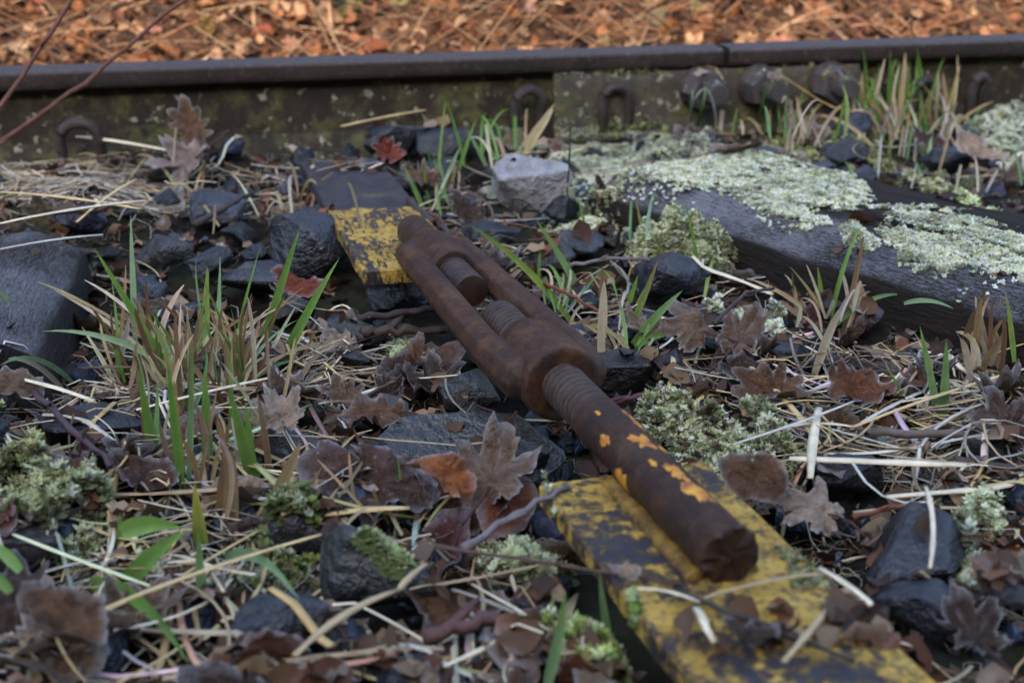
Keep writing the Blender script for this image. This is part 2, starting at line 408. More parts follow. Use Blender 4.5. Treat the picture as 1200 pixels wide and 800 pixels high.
def lathe_x(prof_, segs=28, cx=0, cy=0, cz=0):
    v = []; f = []
    for (x, r) in prof_:
        for k_ in range(segs): a = 2 * math.pi * k_ / segs; v.append((cx + x, cy + r * math.cos(a), cz + r * math.sin(a)))
    for i in range(len(prof_) - 1):
        for k_ in range(segs): a = i * segs + k_; b = i * segs + (k_ + 1) % segs; f.append((a, a + segs, b + segs, b))
    f.append(tuple(range(segs))); f.append(tuple((len(prof_) - 1) * segs + k_ for k_ in range(segs - 1, -1, -1)))
    return v, f
def capsule(a, b, ra, rb, n=6):
    L = b[0] - a[0]; pr = []
    for i in range(n + 1): t = math.pi / 2 * i / n; pr.append((-ra * math.cos(t), max(1e-4, ra * math.sin(t))))
    for i in range(1, 9): pr.append((L * i / 9, ra + (rb - ra) * i / 9))
    for i in range(n + 1): t = math.pi / 2 * i / n; pr.append((L + rb * math.sin(t), max(1e-4, rb * math.cos(t))))
    v, f = lathe_x(pr, 32)
    def oct_(y, z):
        t = math.atan2(z, y) + .35; t = (t + math.pi / 8) % (math.pi / 4) - math.pi / 8
        g = .975 / math.cos(t) if True else 1; return y * g, z * g
    v = [(x, *oct_(y, z)) for x, y, z in v]
    return [(a[0] + x, a[1] + y + (b[1] - a[1]) * min(1, max(0, x / L)), a[2] + z) for x, y, z in v], f
mb = MB()
BO, BR = .0255, .0108
mb.add(*lathe_x([(s_f0 - .008, .0170), (s_f0 - .002, .0205), (s_f0 + .012, .0238), (s_f1 - .016, .0255), (s_f1 - .006, .0258), (s_f1 - .001, .0245), (s_f1, .0215)]))
mb.add(*lathe_x([(s_b0 - .014, .0148), (s_b0 - .004, .0168), (s_b0 + .012, .0190), (s_b1, .0190), (s_b1 + .005, .0168)]))
for sg in (-1, 1):
    mb.add(*capsule((s_b0 + .010, sg * (BO - .0038), 0), (s_f0 + .012, sg * (BO + .0012), 0), BR, BR + .0006))
    mb.add(*capsule((s_f0 + .004, sg * (BO + .000), 0), (s_f1 - .020, sg * (BO - .004), -.001), .0128, .0138))
    mb.add(*capsule((s_b0 + .008, sg * (BO - .011), 0), (s_b0 + .020, sg * (BO - .005), 0), .0120, .0110))
body = under_tie('turnbuckle_frame', mb.build('turnbuckle_frame', M['rust']), BAS)
md = body.modifiers.new('fuse', 'REMESH'); md.mode = 'VOXEL'; md.voxel_size = .0009; md.use_smooth_shade = True
md = body.modifiers.new('forge', 'SMOOTH'); md.factor = .5; md.iterations = 6
bpy.context.view_layer.update()          # keep the fused skin as the mesh itself, with its point colour
fused = bpy.data.meshes.new_from_object(body.evaluated_get(bpy.context.evaluated_depsgraph_get()))
body.modifiers.clear(); fused.name = 'turnbuckle_frame'; body.data = fused
for a_ in list(fused.color_attributes): fused.color_attributes.remove(a_)
ca = fused.color_attributes.new('col', 'FLOAT_COLOR', 'POINT'); ca.data.foreach_set('color', np.ones(len(fused.vertices) * 4, 'f'))
fused.polygons.foreach_set('use_smooth', [True] * len(fused.polygons))
if not fused.materials: fused.materials.append(M['rust'])
RR = .0145
def rod(name, s0, s1, threads, ragged, dome, m, RT=.0141, TD=.0027):
    ds = .0005; n = int((s1 - s0) / ds); seg = 36; v = []; f = []; idx = []; cl = []
    for i in range(n + 1):
        s = s0 + ds * i
        th = any(a <= s <= b for a, b in threads)
        for k_ in range(seg):
            a = 2 * math.pi * k_ / seg
            r = RR + .0004 * noise.noise((s * 40, math.cos(a), math.sin(a)))
            g = 1.0
            if th:
                ph = (s / .0064 - a / (2 * math.pi)) % 1; tri = min(1, 1.3 * (1 - abs(2 * ph - 1))); r = RT - TD + TD * tri; g = (.12 + 1.35 * tri) if TD > .001 else .9  # groove shade painted into the colour, crests brightened, so the threads read
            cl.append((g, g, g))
            x = s
            if dome[0] and s - s0 < .002: r *= .93 + .07 * math.sqrt((s - s0) / .002)
            if dome[1] and s1 - s < .0015: r *= .94 + .06 * math.sqrt(max(0, s1 - s) / .0015)
            if ragged and s1 - s < .010:
                w = 1 - (s1 - s) / .010; r += .0016 * w * noise.noise((math.cos(a) * 4, math.sin(a) * 4, s * 200)) + .0012 * w - .0012 * w ** 6; x += .003 * w * noise.noise((math.cos(a) * 3, math.sin(a) * 3, 9))
            v.append((x, r * math.cos(a), r * math.sin(a)))
    for i in range(n):
        for k_ in range(seg):
            a = i * seg + k_; b = i * seg + (k_ + 1) % seg; f.append((a, a + seg, b + seg, b))
            idx.append(1 if any(q <= s0 + ds * i <= w for q, w in threads) else 0)
    e0 = n * seg; caps = 0
    if ragged:                           # torch cut face: rings of slag
        for q in (.8, .6, .4, .2):
            for k_ in range(seg):
                a = 2 * math.pi * k_ / seg; rr_ = RR * q
                y_, z_ = rr_ * math.cos(a), rr_ * math.sin(a)
                v.append((s1 + .0012 * (1 - q) + .0022 * noise.noise((y_ * 260, z_ * 260, 1)) + .0012 * noise.noise((y_ * 700, z_ * 700, 5)), y_, z_)); cl.append((.7, .7, .7))
        for q in range(4):
            for k_ in range(seg): a = e0 + q * seg + k_; b = e0 + q * seg + (k_ + 1) % seg; f.append((a, a + seg, b + seg, b)); idx.append(0)
        e0 += 4 * seg
    cl += [(.8,) * 3] * 2
    c0 = len(v); v.append((s0 - (.001 if dome[0] else 0), 0, 0)); c1 = len(v); v.append((s1 + (.001 if ragged else .001), 0, 0))
    for k_ in range(seg):
        f.append((c0, k_, (k_ + 1) % seg)); f.append((c1, e0 + (k_ + 1) % seg, e0 + k_)); idx += [0, 0]
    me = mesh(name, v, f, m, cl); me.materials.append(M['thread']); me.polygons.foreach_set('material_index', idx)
    me.set_sharp_from_angle(angle=R(50))
    return under_tie('threaded_rod', me, BAS)
s_in0, s_in1 = sp(545, 342), sp(574, 374)
nr = rod('near_rod', s_in1, LTOT, [(s_in1 - .001, sp(692, 493))], True, (True, False), M['rust_rod'])
nr['label'] = 'near threaded rod with orange paint chips and a ragged torch cut end'
fr = rod('far_rod', 0.0, s_in0, [(.062, s_in0 + .001)], False, (True, True), M['rust_rod'], .0126, .0004)
fr['label'] = 'far threaded rod with short stub showing inside the frame'
# paint splashes on the near rod: thin flakes that follow the steel
def flake(s, adeg, ls, lw, seed):
    rnd = random.Random(seed); n = 36; v = []; f = []
    for ring in (0, 1, 2):
        for k_ in range(n):
            t = 2 * math.pi * k_ / n; q = (1 + .75 * noise.noise((math.cos(t) * 1.5, math.sin(t) * 1.5, seed * 3.7)) + .45 * noise.noise((math.cos(t) * 4, math.sin(t) * 4, seed * 1.7))) * (1 - .42 * ring)
            a = R(adeg) + lw * q * math.sin(t) / RR; x = s + ls * q * math.cos(t)
            r = RR + (.00015 if ring == 0 else .0007)
            v.append((x, r * math.cos(a), r * math.sin(a)))
    for ring in (0, 1):
        for k_ in range(n): a = ring * n + k_; b = ring * n + (k_ + 1) % n; f.append((a, b, b + n, a + n))
    f.append(tuple(2 * n + k_ for k_ in range(n)))
    o = obj('paint_flake', mesh('paint_flake', v, f, M['flake']), nr)
k = N('orange_paint_chip'); p = k.pos()
k.bump(k.noise(400, 3, .6, p), .6, .001)
M['flake'] = k.out(k.ramp(k.noise(120, 4, .6, p), (.32, (.14, .05, .02)), (.46, (.42, .15, .018)), (.65, (.52, .28, .03))), .55, .4)
for i, (px, py, adeg, ls, lw) in enumerate([(726, 556, 196, .010, .0060), (756, 512, 50, .012, .003), (769, 543, 92, .0085, .0055), (813, 577, 88, .009, .0042), (843, 600, 84, .0125, .0040), (722, 527, 150, .006, .0026), (745, 505, 55, .006, .002), (780, 552, 60, .004, .0016), (700, 508, 120, .003, .0015), (792, 566, 110, .004, .0014), (858, 610, 70, .004, .002)]):
    sy = sp(px, py)
    flake(sy, adeg, ls, lw, i)
# flat plates in a frame of their own: x runs toward the rail, y to the right
def plate(pts, name, m, label, thick=.011, org=None, dirv=None):
    x_ = dirv.normalized(); y_ = Vector((-x_.y, x_.x, 0)); y_ = -y_ if y_.x < 0 else y_; z_ = x_.cross(y_)
    mt = Matrix(((x_.x, y_.x, 0, org.x), (x_.y, y_.y, 0, org.y), (0, 0, 1, org.z), (0, 0, 0, 1)))
    L0, L1, w = pts; n1 = int((L1 - L0) / .006); n2 = 18; v = []; f = []
    ring = []
    W2 = w / 2
    cs = [(-W2, -thick), (-W2, -.0012), (-W2 + .0012, 0)] + [(-W2 + .0012 + (w - .0024) * i / n2, 0) for i in range(1, n2)] + [(W2 - .0012, 0), (W2, -.0012), (W2, -thick)]
    m_ = len(cs)
    for i in range(n1 + 1):
        s = L0 + (L1 - L0) * i / n1
        for (yy, zz) in cs:
            e = .0010 * noise.noise((s * 30, yy * 30, zz * 90)) + .0006 * noise.noise((s * 120, yy * 120, 7))
            v.append((s + (e if i in (0, n1) else 0), yy + (e if abs(yy) > W2 - .002 else 0), zz + (e * .6 if zz == 0 else 0)))
    for i in range(n1):
        for k_ in range(m_): a = i * m_ + k_; b = i * m_ + (k_ + 1) % m_; f.append((a, b, b + m_, a + m_))
    f.append(tuple(range(m_))); f.append(tuple(n1 * m_ + k_ for k_ in range(m_ - 1, -1, -1)))
    bm = bmesh.new(); me = mesh(name, v, f, m, smooth=False); bm.from_mesh(me); bmesh.ops.recalc_face_normals(bm, faces=bm.faces); bm.to_mesh(me); bm.free()
    me.polygons.foreach_set('use_smooth', [True] * len(me.polygons)); me.set_sharp_from_angle(angle=R(35))
    o = under_tie('steel_plate', me, mt); o['label'] = label
    return mt
ZP = ZR - RR + .0012
farA = (at(360, 193, ZP) + at(440, 190, ZP)) / 2; farB = (at(446, 325, ZP) + at(528, 305, ZP)) / 2
dA = (farA - farB)
wA = abs((at(446, 325, ZP) - at(540, 300, ZP)).dot(Vector((dA.y, -dA.x, 0)).normalized()))
mA = plate((0, dA.length + .02, .086), 'far_plate', M['plate_far'], 'far steel plate, yellow paint streaked, bare and dark at its rail end', org=farB, dirv=dA)
nB0 = at(632, 568, ZP); nB1 = at(800, 785, ZP)
dB = (nB0 - nB1).normalized(); yB = Vector((-dB.y, dB.x, 0)); yB = -yB if yB.x < 0 else yB
WB = .098
mBm = plate((-.52, 0, WB), 'near_plate', M['plate_near'], 'near steel plate with blotchy chipped yellow paint under the rod', org=nB0 + yB * WB / 2, dirv=dB)
# weld beads along the rods
def weld(s0, s1, side, seed):
    pts = []; rads = []; n = int((s1 - s0) / .0035)
    for i in range(n + 1):
        s = s0 + (s1 - s0) * i / n
        q = BAS @ Vector((s, side * (RR * .92 + .0014 * noise.noise((s * 90, seed, 0))), -RR * .90))
        pts.append(q); rads.append(.0054 + .0022 * noise.noise((s * 160, seed, 3)) + .0010 * noise.noise((s * 500, seed, 8)))
    v, f = tube(pts, rads, 10, .8)
    under_tie('weld_bead', mesh('weld_bead', v, f, M['weld']))
sPn = sp(690, 545)
for sd in (-1, 1): weld(sPn, LTOT - .006, sd, sd)
for sd in (-1, 1): weld(.004, .045, sd, sd + 5)

# ------------------------------------------------------------------ sleepers
def sleeper(name, corner, dirv, side, length, width, m, label, top=.06, endround=.05, crack=.0036, seed=0, lowend=0):
    x_ = dirv.normalized(); y_ = Vector((-x_.y, x_.x, 0));
    if y_.dot(side) < 0: y_ = -y_
    mt = Matrix(((x_.x, y_.x, 0, corner.x), (x_.y, y_.y, 0, corner.y), (0, 0, 1, 0), (0, 0, 0, 1)))
    w = width
    cs = [(.000, -.06), (-.002, .0), (.000, top - .024), (.0015, top - .019), (.006, top - .0155), (.022, top - .0075), (.036, top - .0015), (.040, top)]
    nn = 46; cs += [(.040 + (w - .055) * i / nn, top) for i in range(1, nn + 1)] + [(w - .006, top - .003), (w, top - .014), (w, -.06)]
    nl = int(length / .006) if length < 1 else int(length / .008); v = []; f = []; mm = len(cs)
    for i in range(nl + 1):
        s = length * i / nl
        e = max(0, 1 - s / endround); drop = .020 * e * e + (.06 * max(0, 1 - s / .012) ** 2)
        for (yy, zz) in cs:
            g = noise.noise((s * 2.5, yy * 120, seed)) ; g2 = noise.noise((s * 5, yy * 60, seed + 4)); g3 = noise.noise((s * 14, yy * 14, zz * 30 + seed))
            dz = 0; dy = 0
            if zz >= top - .001 and .03 < yy < w - .02: dz = crack * (g * .5 + g2 * .7) - (crack * 3.0 if noise.noise((s * 1.2, yy * 75, seed + 8)) > .42 else 0)
            dz += .0035 * g3 * (1 if zz > 0 else 0); dy = .003 * g3
            if yy < .03: dy += .010 * e * e + .002 * noise.noise((s * 30, zz * 60, seed))
            v.append((s, yy + dy, zz + dz - (drop if zz > 0 else 0)))
    for i in range(nl):
        for k_ in range(mm): a = i * mm + k_; b = i * mm + (k_ + 1) % mm; f.append((a, b, b + mm, a + mm))
    f.append(tuple(range(mm))); f.append(tuple(nl * mm + k_ for k_ in range(mm - 1, -1, -1)))
    me = mesh(name, v, f, m); bm = bmesh.new(); bm.from_mesh(me); bmesh.ops.recalc_face_normals(bm, faces=bm.faces); bm.to_mesh(me); bm.free()
    me.set_sharp_from_angle(angle=R(60))
    o = obj('sleeper', me); o.matrix_world = mt; tag(o, label, 'sleeper', 'timber sleepers under the rail')
    return o, mt, length, width
cR = at(672, 200, .06); eR = at(1190, 352, .06)
sR = sleeper('sleeper', cR, eR - cR, Vector((1, 1, 0)), 1.5, .235, M['wood_r'], 'dark weathered timber sleeper at right with frosted edge and moss on its grain', endround=.07, seed=2)
cL = at(104, 260, .06); eL = at(47, 385, .06); LL = (eL - cL).length + .012
sLf = sleeper('sleeper', cL, eL - cL, Vector((-1, 0, 0)), LL, .26, M['wood_l'], 'frosted smooth timber sleeper at the left edge of the photo', endround=.035, crack=.0004, seed=9)

# ------------------------------------------------------------------ where things are (for labels and for keeping clear)
LM = [(60, 130, 'below the left end of the rail'), (225, 165, 'near the curled pale leaf below the rail'), (60, 225, 'on the straw behind the left sleeper'),
      (300, 270, 'among the dark stones left of the far plate'), (60, 320, 'on the left sleeper'), (140, 350, 'beside the left sleeper'), (240, 440, 'around the dry grass clump at left'),
      (50, 470, 'below the left sleeper'), (60, 590, 'by the moss at the left edge'), (170, 690, 'by the bent green blades at lower left'), (430, 390, 'left of the turnbuckle frame'),
      (350, 520, 'between the dry grass clump and the turnbuckle'), (490, 560, 'by the frosted leaves left of the near rod'), (390, 640, 'around the mossy foreground stone'), (320, 760, 'at the bottom edge below the mossy stone'),
      (600, 730, 'left of the near plate'), (400, 170, 'at the far end of the far plate'), (520, 190, 'between far plate and light grey stone'), (560, 260, 'right of the far plate'),
      (640, 240, 'around the light grey stone'), (760, 160, 'on the moss mat below the rail clips'), (900, 135, 'below the fishplate bolts'), (1060, 160, 'around the tall green tuft by the rail'),
      (1180, 160, 'at the right end of the rail'), (990, 230, 'behind the right sleeper'), (760, 360, 'right of the turnbuckle frame'), (900, 400, 'before the right sleeper'), (830, 490, 'by the moss clump right of the rod'),
      (1060, 480, 'in straw before the right sleeper'), (1040, 560, 'among the straw lower right'), (920, 580, 'right of the near rod'), (1060, 660, 'around the big black stone lower right'), (1150, 750, 'in the bottom right corner'),
      (930, 740, 'on the near yellow plate'), (200, 20, 'on the sunlit bank at left'), (600, 10, 'on the sunlit bank behind mid rail'), (1000, 10, 'on the sunlit bank at right')]
def where(p):
    x, y, d = proj(p)
    return min(LM, key=lambda l: (l[0] - x) ** 2 + ((l[1] - y) * 1.3) ** 2)[2]
def in_local(mt, p, x0, x1, y0, y1):
    q = mt.inverted() @ Vector((p[0], p[1], mt.translation.z)); return x0 < q.x < x1 and y0 < q.y < y1
def blocked(p, pad=0.0):
    if in_local(mBm, p, -.6, pad, -WB / 2 - pad, WB / 2 + pad): return True
    if in_local(mA, p, -pad, dA.length + .02, -.043 - pad, .043 + pad): return True
    if in_local(sR[1], p, -pad, 1.5, -pad, .235 + pad): return True
    if in_local(sLf[1], p, -pad, LL, -pad, .27 + pad): return True
    if in_local(BAS, p, -pad, LTOT, -.03 - pad, .03 + pad): return True
    s, r = rs(p)
    return r > -.03 - pad * .5
def blocked_soft(p):
    if in_local(mBm, p, -.6, 0, -WB / 2, WB / 2): return True
    if in_local(BAS, p, -.01, LTOT, -.025, .025): return True
    if in_local(mA, p, 0, dA.length - .06, -.043, .043): return True
    return False

# ------------------------------------------------------------------ stones
def stone_mesh(seed, n=15, flat=.72, bev=.06, rough=.035, sub=1):
    rnd = random.Random(seed); bm = bmesh.new()
    for i in range(n):
        d = Vector((rnd.gauss(0, 1), rnd.gauss(0, 1), rnd.gauss(0, 1))).normalized() * rnd.uniform(.82, 1.0)
        bm.verts.new((d.x * .5, d.y * .5 * rnd.uniform(.8, 1), d.z * .5 * flat))
    r = bmesh.ops.convex_hull(bm, input=bm.verts)
    bmesh.ops.delete(bm, geom=[g for g in r['geom_interior'] if isinstance(g, bmesh.types.BMVert)], context='VERTS')
    bmesh.ops.dissolve_limit(bm, angle_limit=R(14), verts=bm.verts, edges=bm.edges)
    bmesh.ops.bevel(bm, geom=list(bm.edges), offset=bev * .32, segments=1, profile=.5, affect='EDGES')
    bmesh.ops.triangulate(bm, faces=bm.faces)
    if sub: bmesh.ops.subdivide_edges(bm, edges=bm.edges, cuts=sub, use_grid_fill=True)
    for v in bm.verts:
        c = v.co; v.co += c.normalized() * (rough * noise.noise(c * 5 + Vector((seed, 0, 0))) + rough * .6 * noise.noise(c * 13 + Vector((0, seed, 0))))
    me0 = bpy.data.meshes.new('t'); bm.to_mesh(me0); bm.free()
    v = [q.co[:] for q in me0.vertices]; f = [tuple(p_.vertices) for p_ in me0.polygons]; bpy.data.meshes.remove(me0)
    me = mesh('stone', v, f, M['stone'])
    me.set_sharp_from_angle(angle=R(26))
    return me
SCOL = [('black', (.006, .007, .011)), ('dark blue-grey', (.010, .014, .025)), ('dark grey', (.014, .016, .021)), ('slate blue', (.016, .022, .040)), ('brown-grey', (.028, .025, .022))]
stones = []          # (object, x, y, radius)
def put_stone(me, p, size, col, rot, label, dims=(1, 1, 1)):
    o = obj('ballast_stone', me, None, p, rot, tuple(size * d for d in dims), col)
    tag(o, label, 'stone', 'ballast stones between the sleepers'); stones.append((o, p[0], p[1], size * .5)); return o
hero = [  # px, py, width px, height/width, z centre, colour, rz, label
    (621, 211, 84, .80, .048, (.20, .195, .20), .2, 'light grey angular stone lying before the moss mat'),
    (352, 292, 118, .62, .020, (.020, .023, .031), .4, 'largest dark blue-black stone left of the far plate'),
    (254, 243, 74, .62, .025, (.026, .031, .045), 1.0, 'slate blue stone with a dark stick against it left of the far plate'),
    (192, 298, 66, .6, .015, (.030, .030, .032), .1, 'smooth dark grey stone right of the left sleeper'),
    (310, 332, 90, .55, .010, (.018, .020, .026), 2., 'flat black stone beside the red-brown leaf left of the turnbuckle'),
    (250, 310, 56, .7, .012, (.020, .024, .034), 2.6, 'blue-black stone behind the dry grass clump'),
    (470, 162, 80, .55, .030, (.024, .028, .038), .6, 'blue-black stone behind the red leaf at the far plate'),
    (528, 172, 74, .6, .025, (.016, .018, .024), 1.4, 'black stone right of the red leaf at the far plate'),
    (782, 322, 92, .55, .018, (.018, .021, .029), .3, 'dark stone under the moss cushion before the right sleeper'),
    (575, 272, 60, .5, .012, (.020, .022, .028), .9, 'low dark stone right of the far rod'),
    (672, 290, 64, .55, .012, (.019, .021, .026), 1.7, 'dark stone between the long green blades and the right sleeper'),
    (660, 242, 52, .55, .02, (.017, .018, .023), .2, 'black stone tucked under the light grey stone'),
    (446, 664, 140, .78, .022, (.034, .036, .040), .15, 'rounded grey stone with green moss on top in the foreground'),
    (548, 535, 190, .45, .006, (.040, .042, .044), .3, 'long flat grey stone under the turnbuckle'),
    (455, 487, 70, .5, .012, (.050, .048, .040), .9, 'olive grey stone left of the turnbuckle'),
    (600, 540, 92, .6, .012, (.024, .026, .032), 2.1, 'dark stone beside the near end of the frame'),
    (556, 455, 84, .6, .004, (.052, .056, .056), 1.2, 'grey-green stone below the front of the frame'),
    (1056, 636, 150, .50, .022, (.014, .015, .020), .1, 'biggest black smooth stone at lower right'),
    (1080, 715, 100, .62, .018, (.026, .030, .042), .8, 'dark blue stone below the biggest black stone'),
    (1186, 694, 76, .68, .022, (.050, .054, .070), .4, 'slate grey stone at the right edge above the brown leaf'),
    (325, 728, 110, .5, .015, (.024, .028, .038), .5, 'dark blue stone in the lower left foreground'),
    (634, 703, 62, .55, .012, (.026, .026, .030), 1.1, 'small dark stone left of the near plate edge'),
    (480, 790, 90, .5, .012, (.018, .020, .027), .2, 'black stone at the bottom edge of the photo'),
    (985, 178, 42, .8, .022, (.018, .021, .030), .6, 'pointed dark blue stone behind the right sleeper'),
    (897, 182, 32, .6, .032, (.026, .030, .042), .1, 'small blocky stone at the edge of the moss mat'),
    (955, 197, 44, .4, .030, (.024, .028, .038), .2, 'low flat stone between two moss strips behind the sleeper'),
    (1110, 185, 50, .7, .022, (.018, .021, .028), 1.6, 'dark stone under the tall green tuft'),
    (100, 505, 120, .45, .012, (.022, .024, .030), .3, 'flat dark stone below the left sleeper'),
    (350, 520, 100, .5, .010, (.036, .038, .046), .8, 'frosted grey stone under the pale torn leaf'),
    (915, 412, 62, .6, .010, (.018, .020, .026), .3, 'dark stone behind the big frosted maple leaf'),
    (720, 440, 90, .7, .008, (.016, .015, .015), 1.0, 'black stone hard against the right side of the frame'),
    (470, 348, 70, .45, .004, (.024, .027, .032), .4, 'low dark stone under the corner of the far plate'),
    (1010, 558, 110, .4, .012, (.018, .019, .022), .4, 'dark stone beneath the flat straw at lower right'),
    (380, 250, 60, .6, .02, (.022, .025, .034), 1.1, 'dark stone touching the left edge of the far plate'),
    (40, 715, 110, .5, .008, (.022, .024, .032), .4, 'dark stone under the curled brown leaf at lower left'),
]
for i, (px, py, wp, asp, z, col, rz, lab) in enumerate(hero):
    col = tuple(q_ * .72 for q_ in col) if i else col; z += .010; p = at(px, py, z); d = proj(p)[2]; size = wp * d / FPX * 1.15
    me = stone_mesh(100 + i, 12 if i == 0 else 14, asp * 1.1, .05 if i == 0 else .06, .022, 2 if size > .04 else 1)
    if i == 0: me.set_sharp_from_angle(angle=R(20))
    put_stone(me, p, size, col, (random.uniform(-.12, .12), random.uniform(-.12, .12), random.uniform(-.25, .25)), lab, (1.22, 1.0, 1.05))
HS_CLEAR = [(x, y, r_) for _, x, y, r_ in stones if r_ > .022]
def on_hero(p, k_=.85): return any((p[0] - x) ** 2 + (p[1] - y) ** 2 < (r_ * k_) ** 2 for x, y, r_ in HS_CLEAR)
variants = [stone_mesh(300 + i, random.choice([12, 14, 17]), random.uniform(.55, .9), random.uniform(.04, .08), .024) for i in range(26)]
tries = 0; count = 0
while count < 262 and tries < 9000:
    tries += 1
    px, py = random.uniform(-60, 1260), random.uniform(150, 860)
    p = at(px, py, .01); size = random.choice([.028, .036, .044, .054, .064])
    if size > .03 and in_local(BAS, p, -.03, LTOT, -.05, .05): size = .03
    if blocked(p, size * .35) and not (in_local(BAS, p, 0, sPn, -.05, .05)): continue
    if px < 175 and 185 < py < 262 and random.random() < .75: continue
    if any((p.x - x) ** 2 + (p.y - y) ** 2 < ((r + size * .5) * .66) ** 2 for _, x, y, r in stones): continue
    cn, c = random.choice(SCOL); c = tuple(q * random.uniform(.8, 1.25) for q in c)
    p.z = gz(p.x, p.y) + size * (random.uniform(.10, .38) if not in_local(BAS, p, -.03, LTOT, -.05, .05) else .1)
    sz = 'small' if size < .033 else 'mid-sized' if size < .05 else 'large'
    put_stone(random.choice(variants), p, size, c, (random.uniform(-.5, .5), random.uniform(-.5, .5), random.uniform(0, 6.28)), f'{sz} {cn} ballast stone {where(p)}')
    count += 1
# finer gravel nobody could count
mb = MB(); gm = [(np.array([q.co[:] for q in stone_mesh(900 + i, 10, .7, .05, .03, 0).vertices]), [tuple(q.vertices) for q in stone_mesh(900 + i, 10, .7, .05, .03, 0).polygons]) for i in range(5)]
for i in range(2000):
    p = at(random.uniform(-450, 1650), random.uniform(135, 860), .0)
    if blocked(p, .0): continue
    v, f = random.choice(gm); sz = random.uniform(.006, .016)
    E_ = np.array(Euler((random.uniform(0, 6), random.uniform(0, 6), random.uniform(0, 6))).to_matrix())
    mb.add(v @ E_.T * sz + np.array([p.x, p.y, gz(p.x, p.y) + .003]), f, np.array(random.choice(SCOL)[1]) * random.uniform(.8, 1.8))
tag(obj('gravel', mb.build('gravel', M['stone'], smooth=False)), kind='stuff')

# ------------------------------------------------------------------ a height lookup over what is built so far
bpy.context.view_layer.update()
dg = bpy.context.evaluated_depsgraph_get()
bv, bf = [], []
for o in list(COL.objects):
    if o.type != 'MESH' or o.name.startswith(('gravel', 'rail', 'turnbuckle_frame', 'threaded', 'near_rod', 'far_rod', 'paint_flake', 'weld')): continue
    ev = o.evaluated_get(dg); me = ev.to_mesh(); mw = np.array(o.matrix_world); nv = len(me.vertices)
    a = np.empty(nv * 3, 'f'); me.vertices.foreach_get('co', a); a = a.reshape(-1, 3) @ mw[:3, :3].T + mw[:3, 3]
    if o.name == 'ground':
        keep = [q.vertices[:] for q in me.polygons if abs(a[q.vertices[0], 0]) < 2.2 and .2 < a[q.vertices[0], 1] < 4.5]
    else: keep = [q.vertices[:] for q in me.polygons]
    off = len(bv); bv += a.tolist(); bf += [tuple(i + off for i in q) for q in keep]
    ev.to_mesh_clear()
TREE = BVHTree.FromPolygons(bv, bf)
def top(x, y):
    h = TREE.ray_cast(Vector((x, y, 1.5)), Vector((0, 0, -1)))
    return h[0].z if h[0] is not None else gz(x, y)
def topn(x, y):
    h = TREE.ray_cast(Vector((x, y, 1.5)), Vector((0, 0, -1)))
    return (h[0], h[1]) if h[0] is not None else (Vector((x, y, gz(x, y))), Vector((0, 0, 1)))

# ------------------------------------------------------------------ moss
def rosettes(pts, nrm, size, cols, leaves=6, lift=.55):
    """small whorls of pointed leaves; returns arrays for one mesh"""
    n = len(pts); pts = np.asarray(pts, 'f'); nrm = np.asarray(nrm, 'f'); size = np.asarray(size, 'f')
    ref = RNG.normal(size=(n, 3)); t = np.cross(nrm, ref); t /= np.linalg.norm(t, axis=1)[:, None] + 1e-9; b = np.cross(nrm, t)
    V = []; C = []; F = []; o = 0
    for k_ in range(leaves):
        a = 2 * np.pi * k_ / leaves + RNG.uniform(-.35, .35, n); d = t * np.cos(a)[:, None] + b * np.sin(a)[:, None]; s = -t * np.sin(a)[:, None] + b * np.cos(a)[:, None]
        ln = (size * RNG.uniform(.7, 1.25, n))[:, None]; up = RNG.uniform(lift * .5, lift * 1.6, n)[:, None]
        base = pts; mid = pts + d * ln * .5 + nrm * ln * up * .45; tip = pts + d * ln * .95 + nrm * ln * up
        V += [base, mid + s * ln * .34, tip, mid - s * ln * .34]
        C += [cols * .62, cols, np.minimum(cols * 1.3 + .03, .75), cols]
        i = np.arange(n); F.append(np.stack([o + i, o + n + i, o + 2 * n + i, o + 3 * n + i], 1)); o += 4 * n
    return np.concatenate(V), np.concatenate(F), np.concatenate(C)
PALE = np.array([(.50, .54, .40), (.56, .60, .48), (.42, .47, .28), (.60, .63, .54), (.38, .41, .22)])
YEL = np.array([(.38, .40, .14), (.45, .46, .22), (.30, .33, .10), (.52, .54, .36), (.26, .27, .10)])
GRN = np.array([(.22, .30, .06), (.30, .38, .10), (.38, .44, .20), (.17, .22, .05), (.46, .52, .34)])
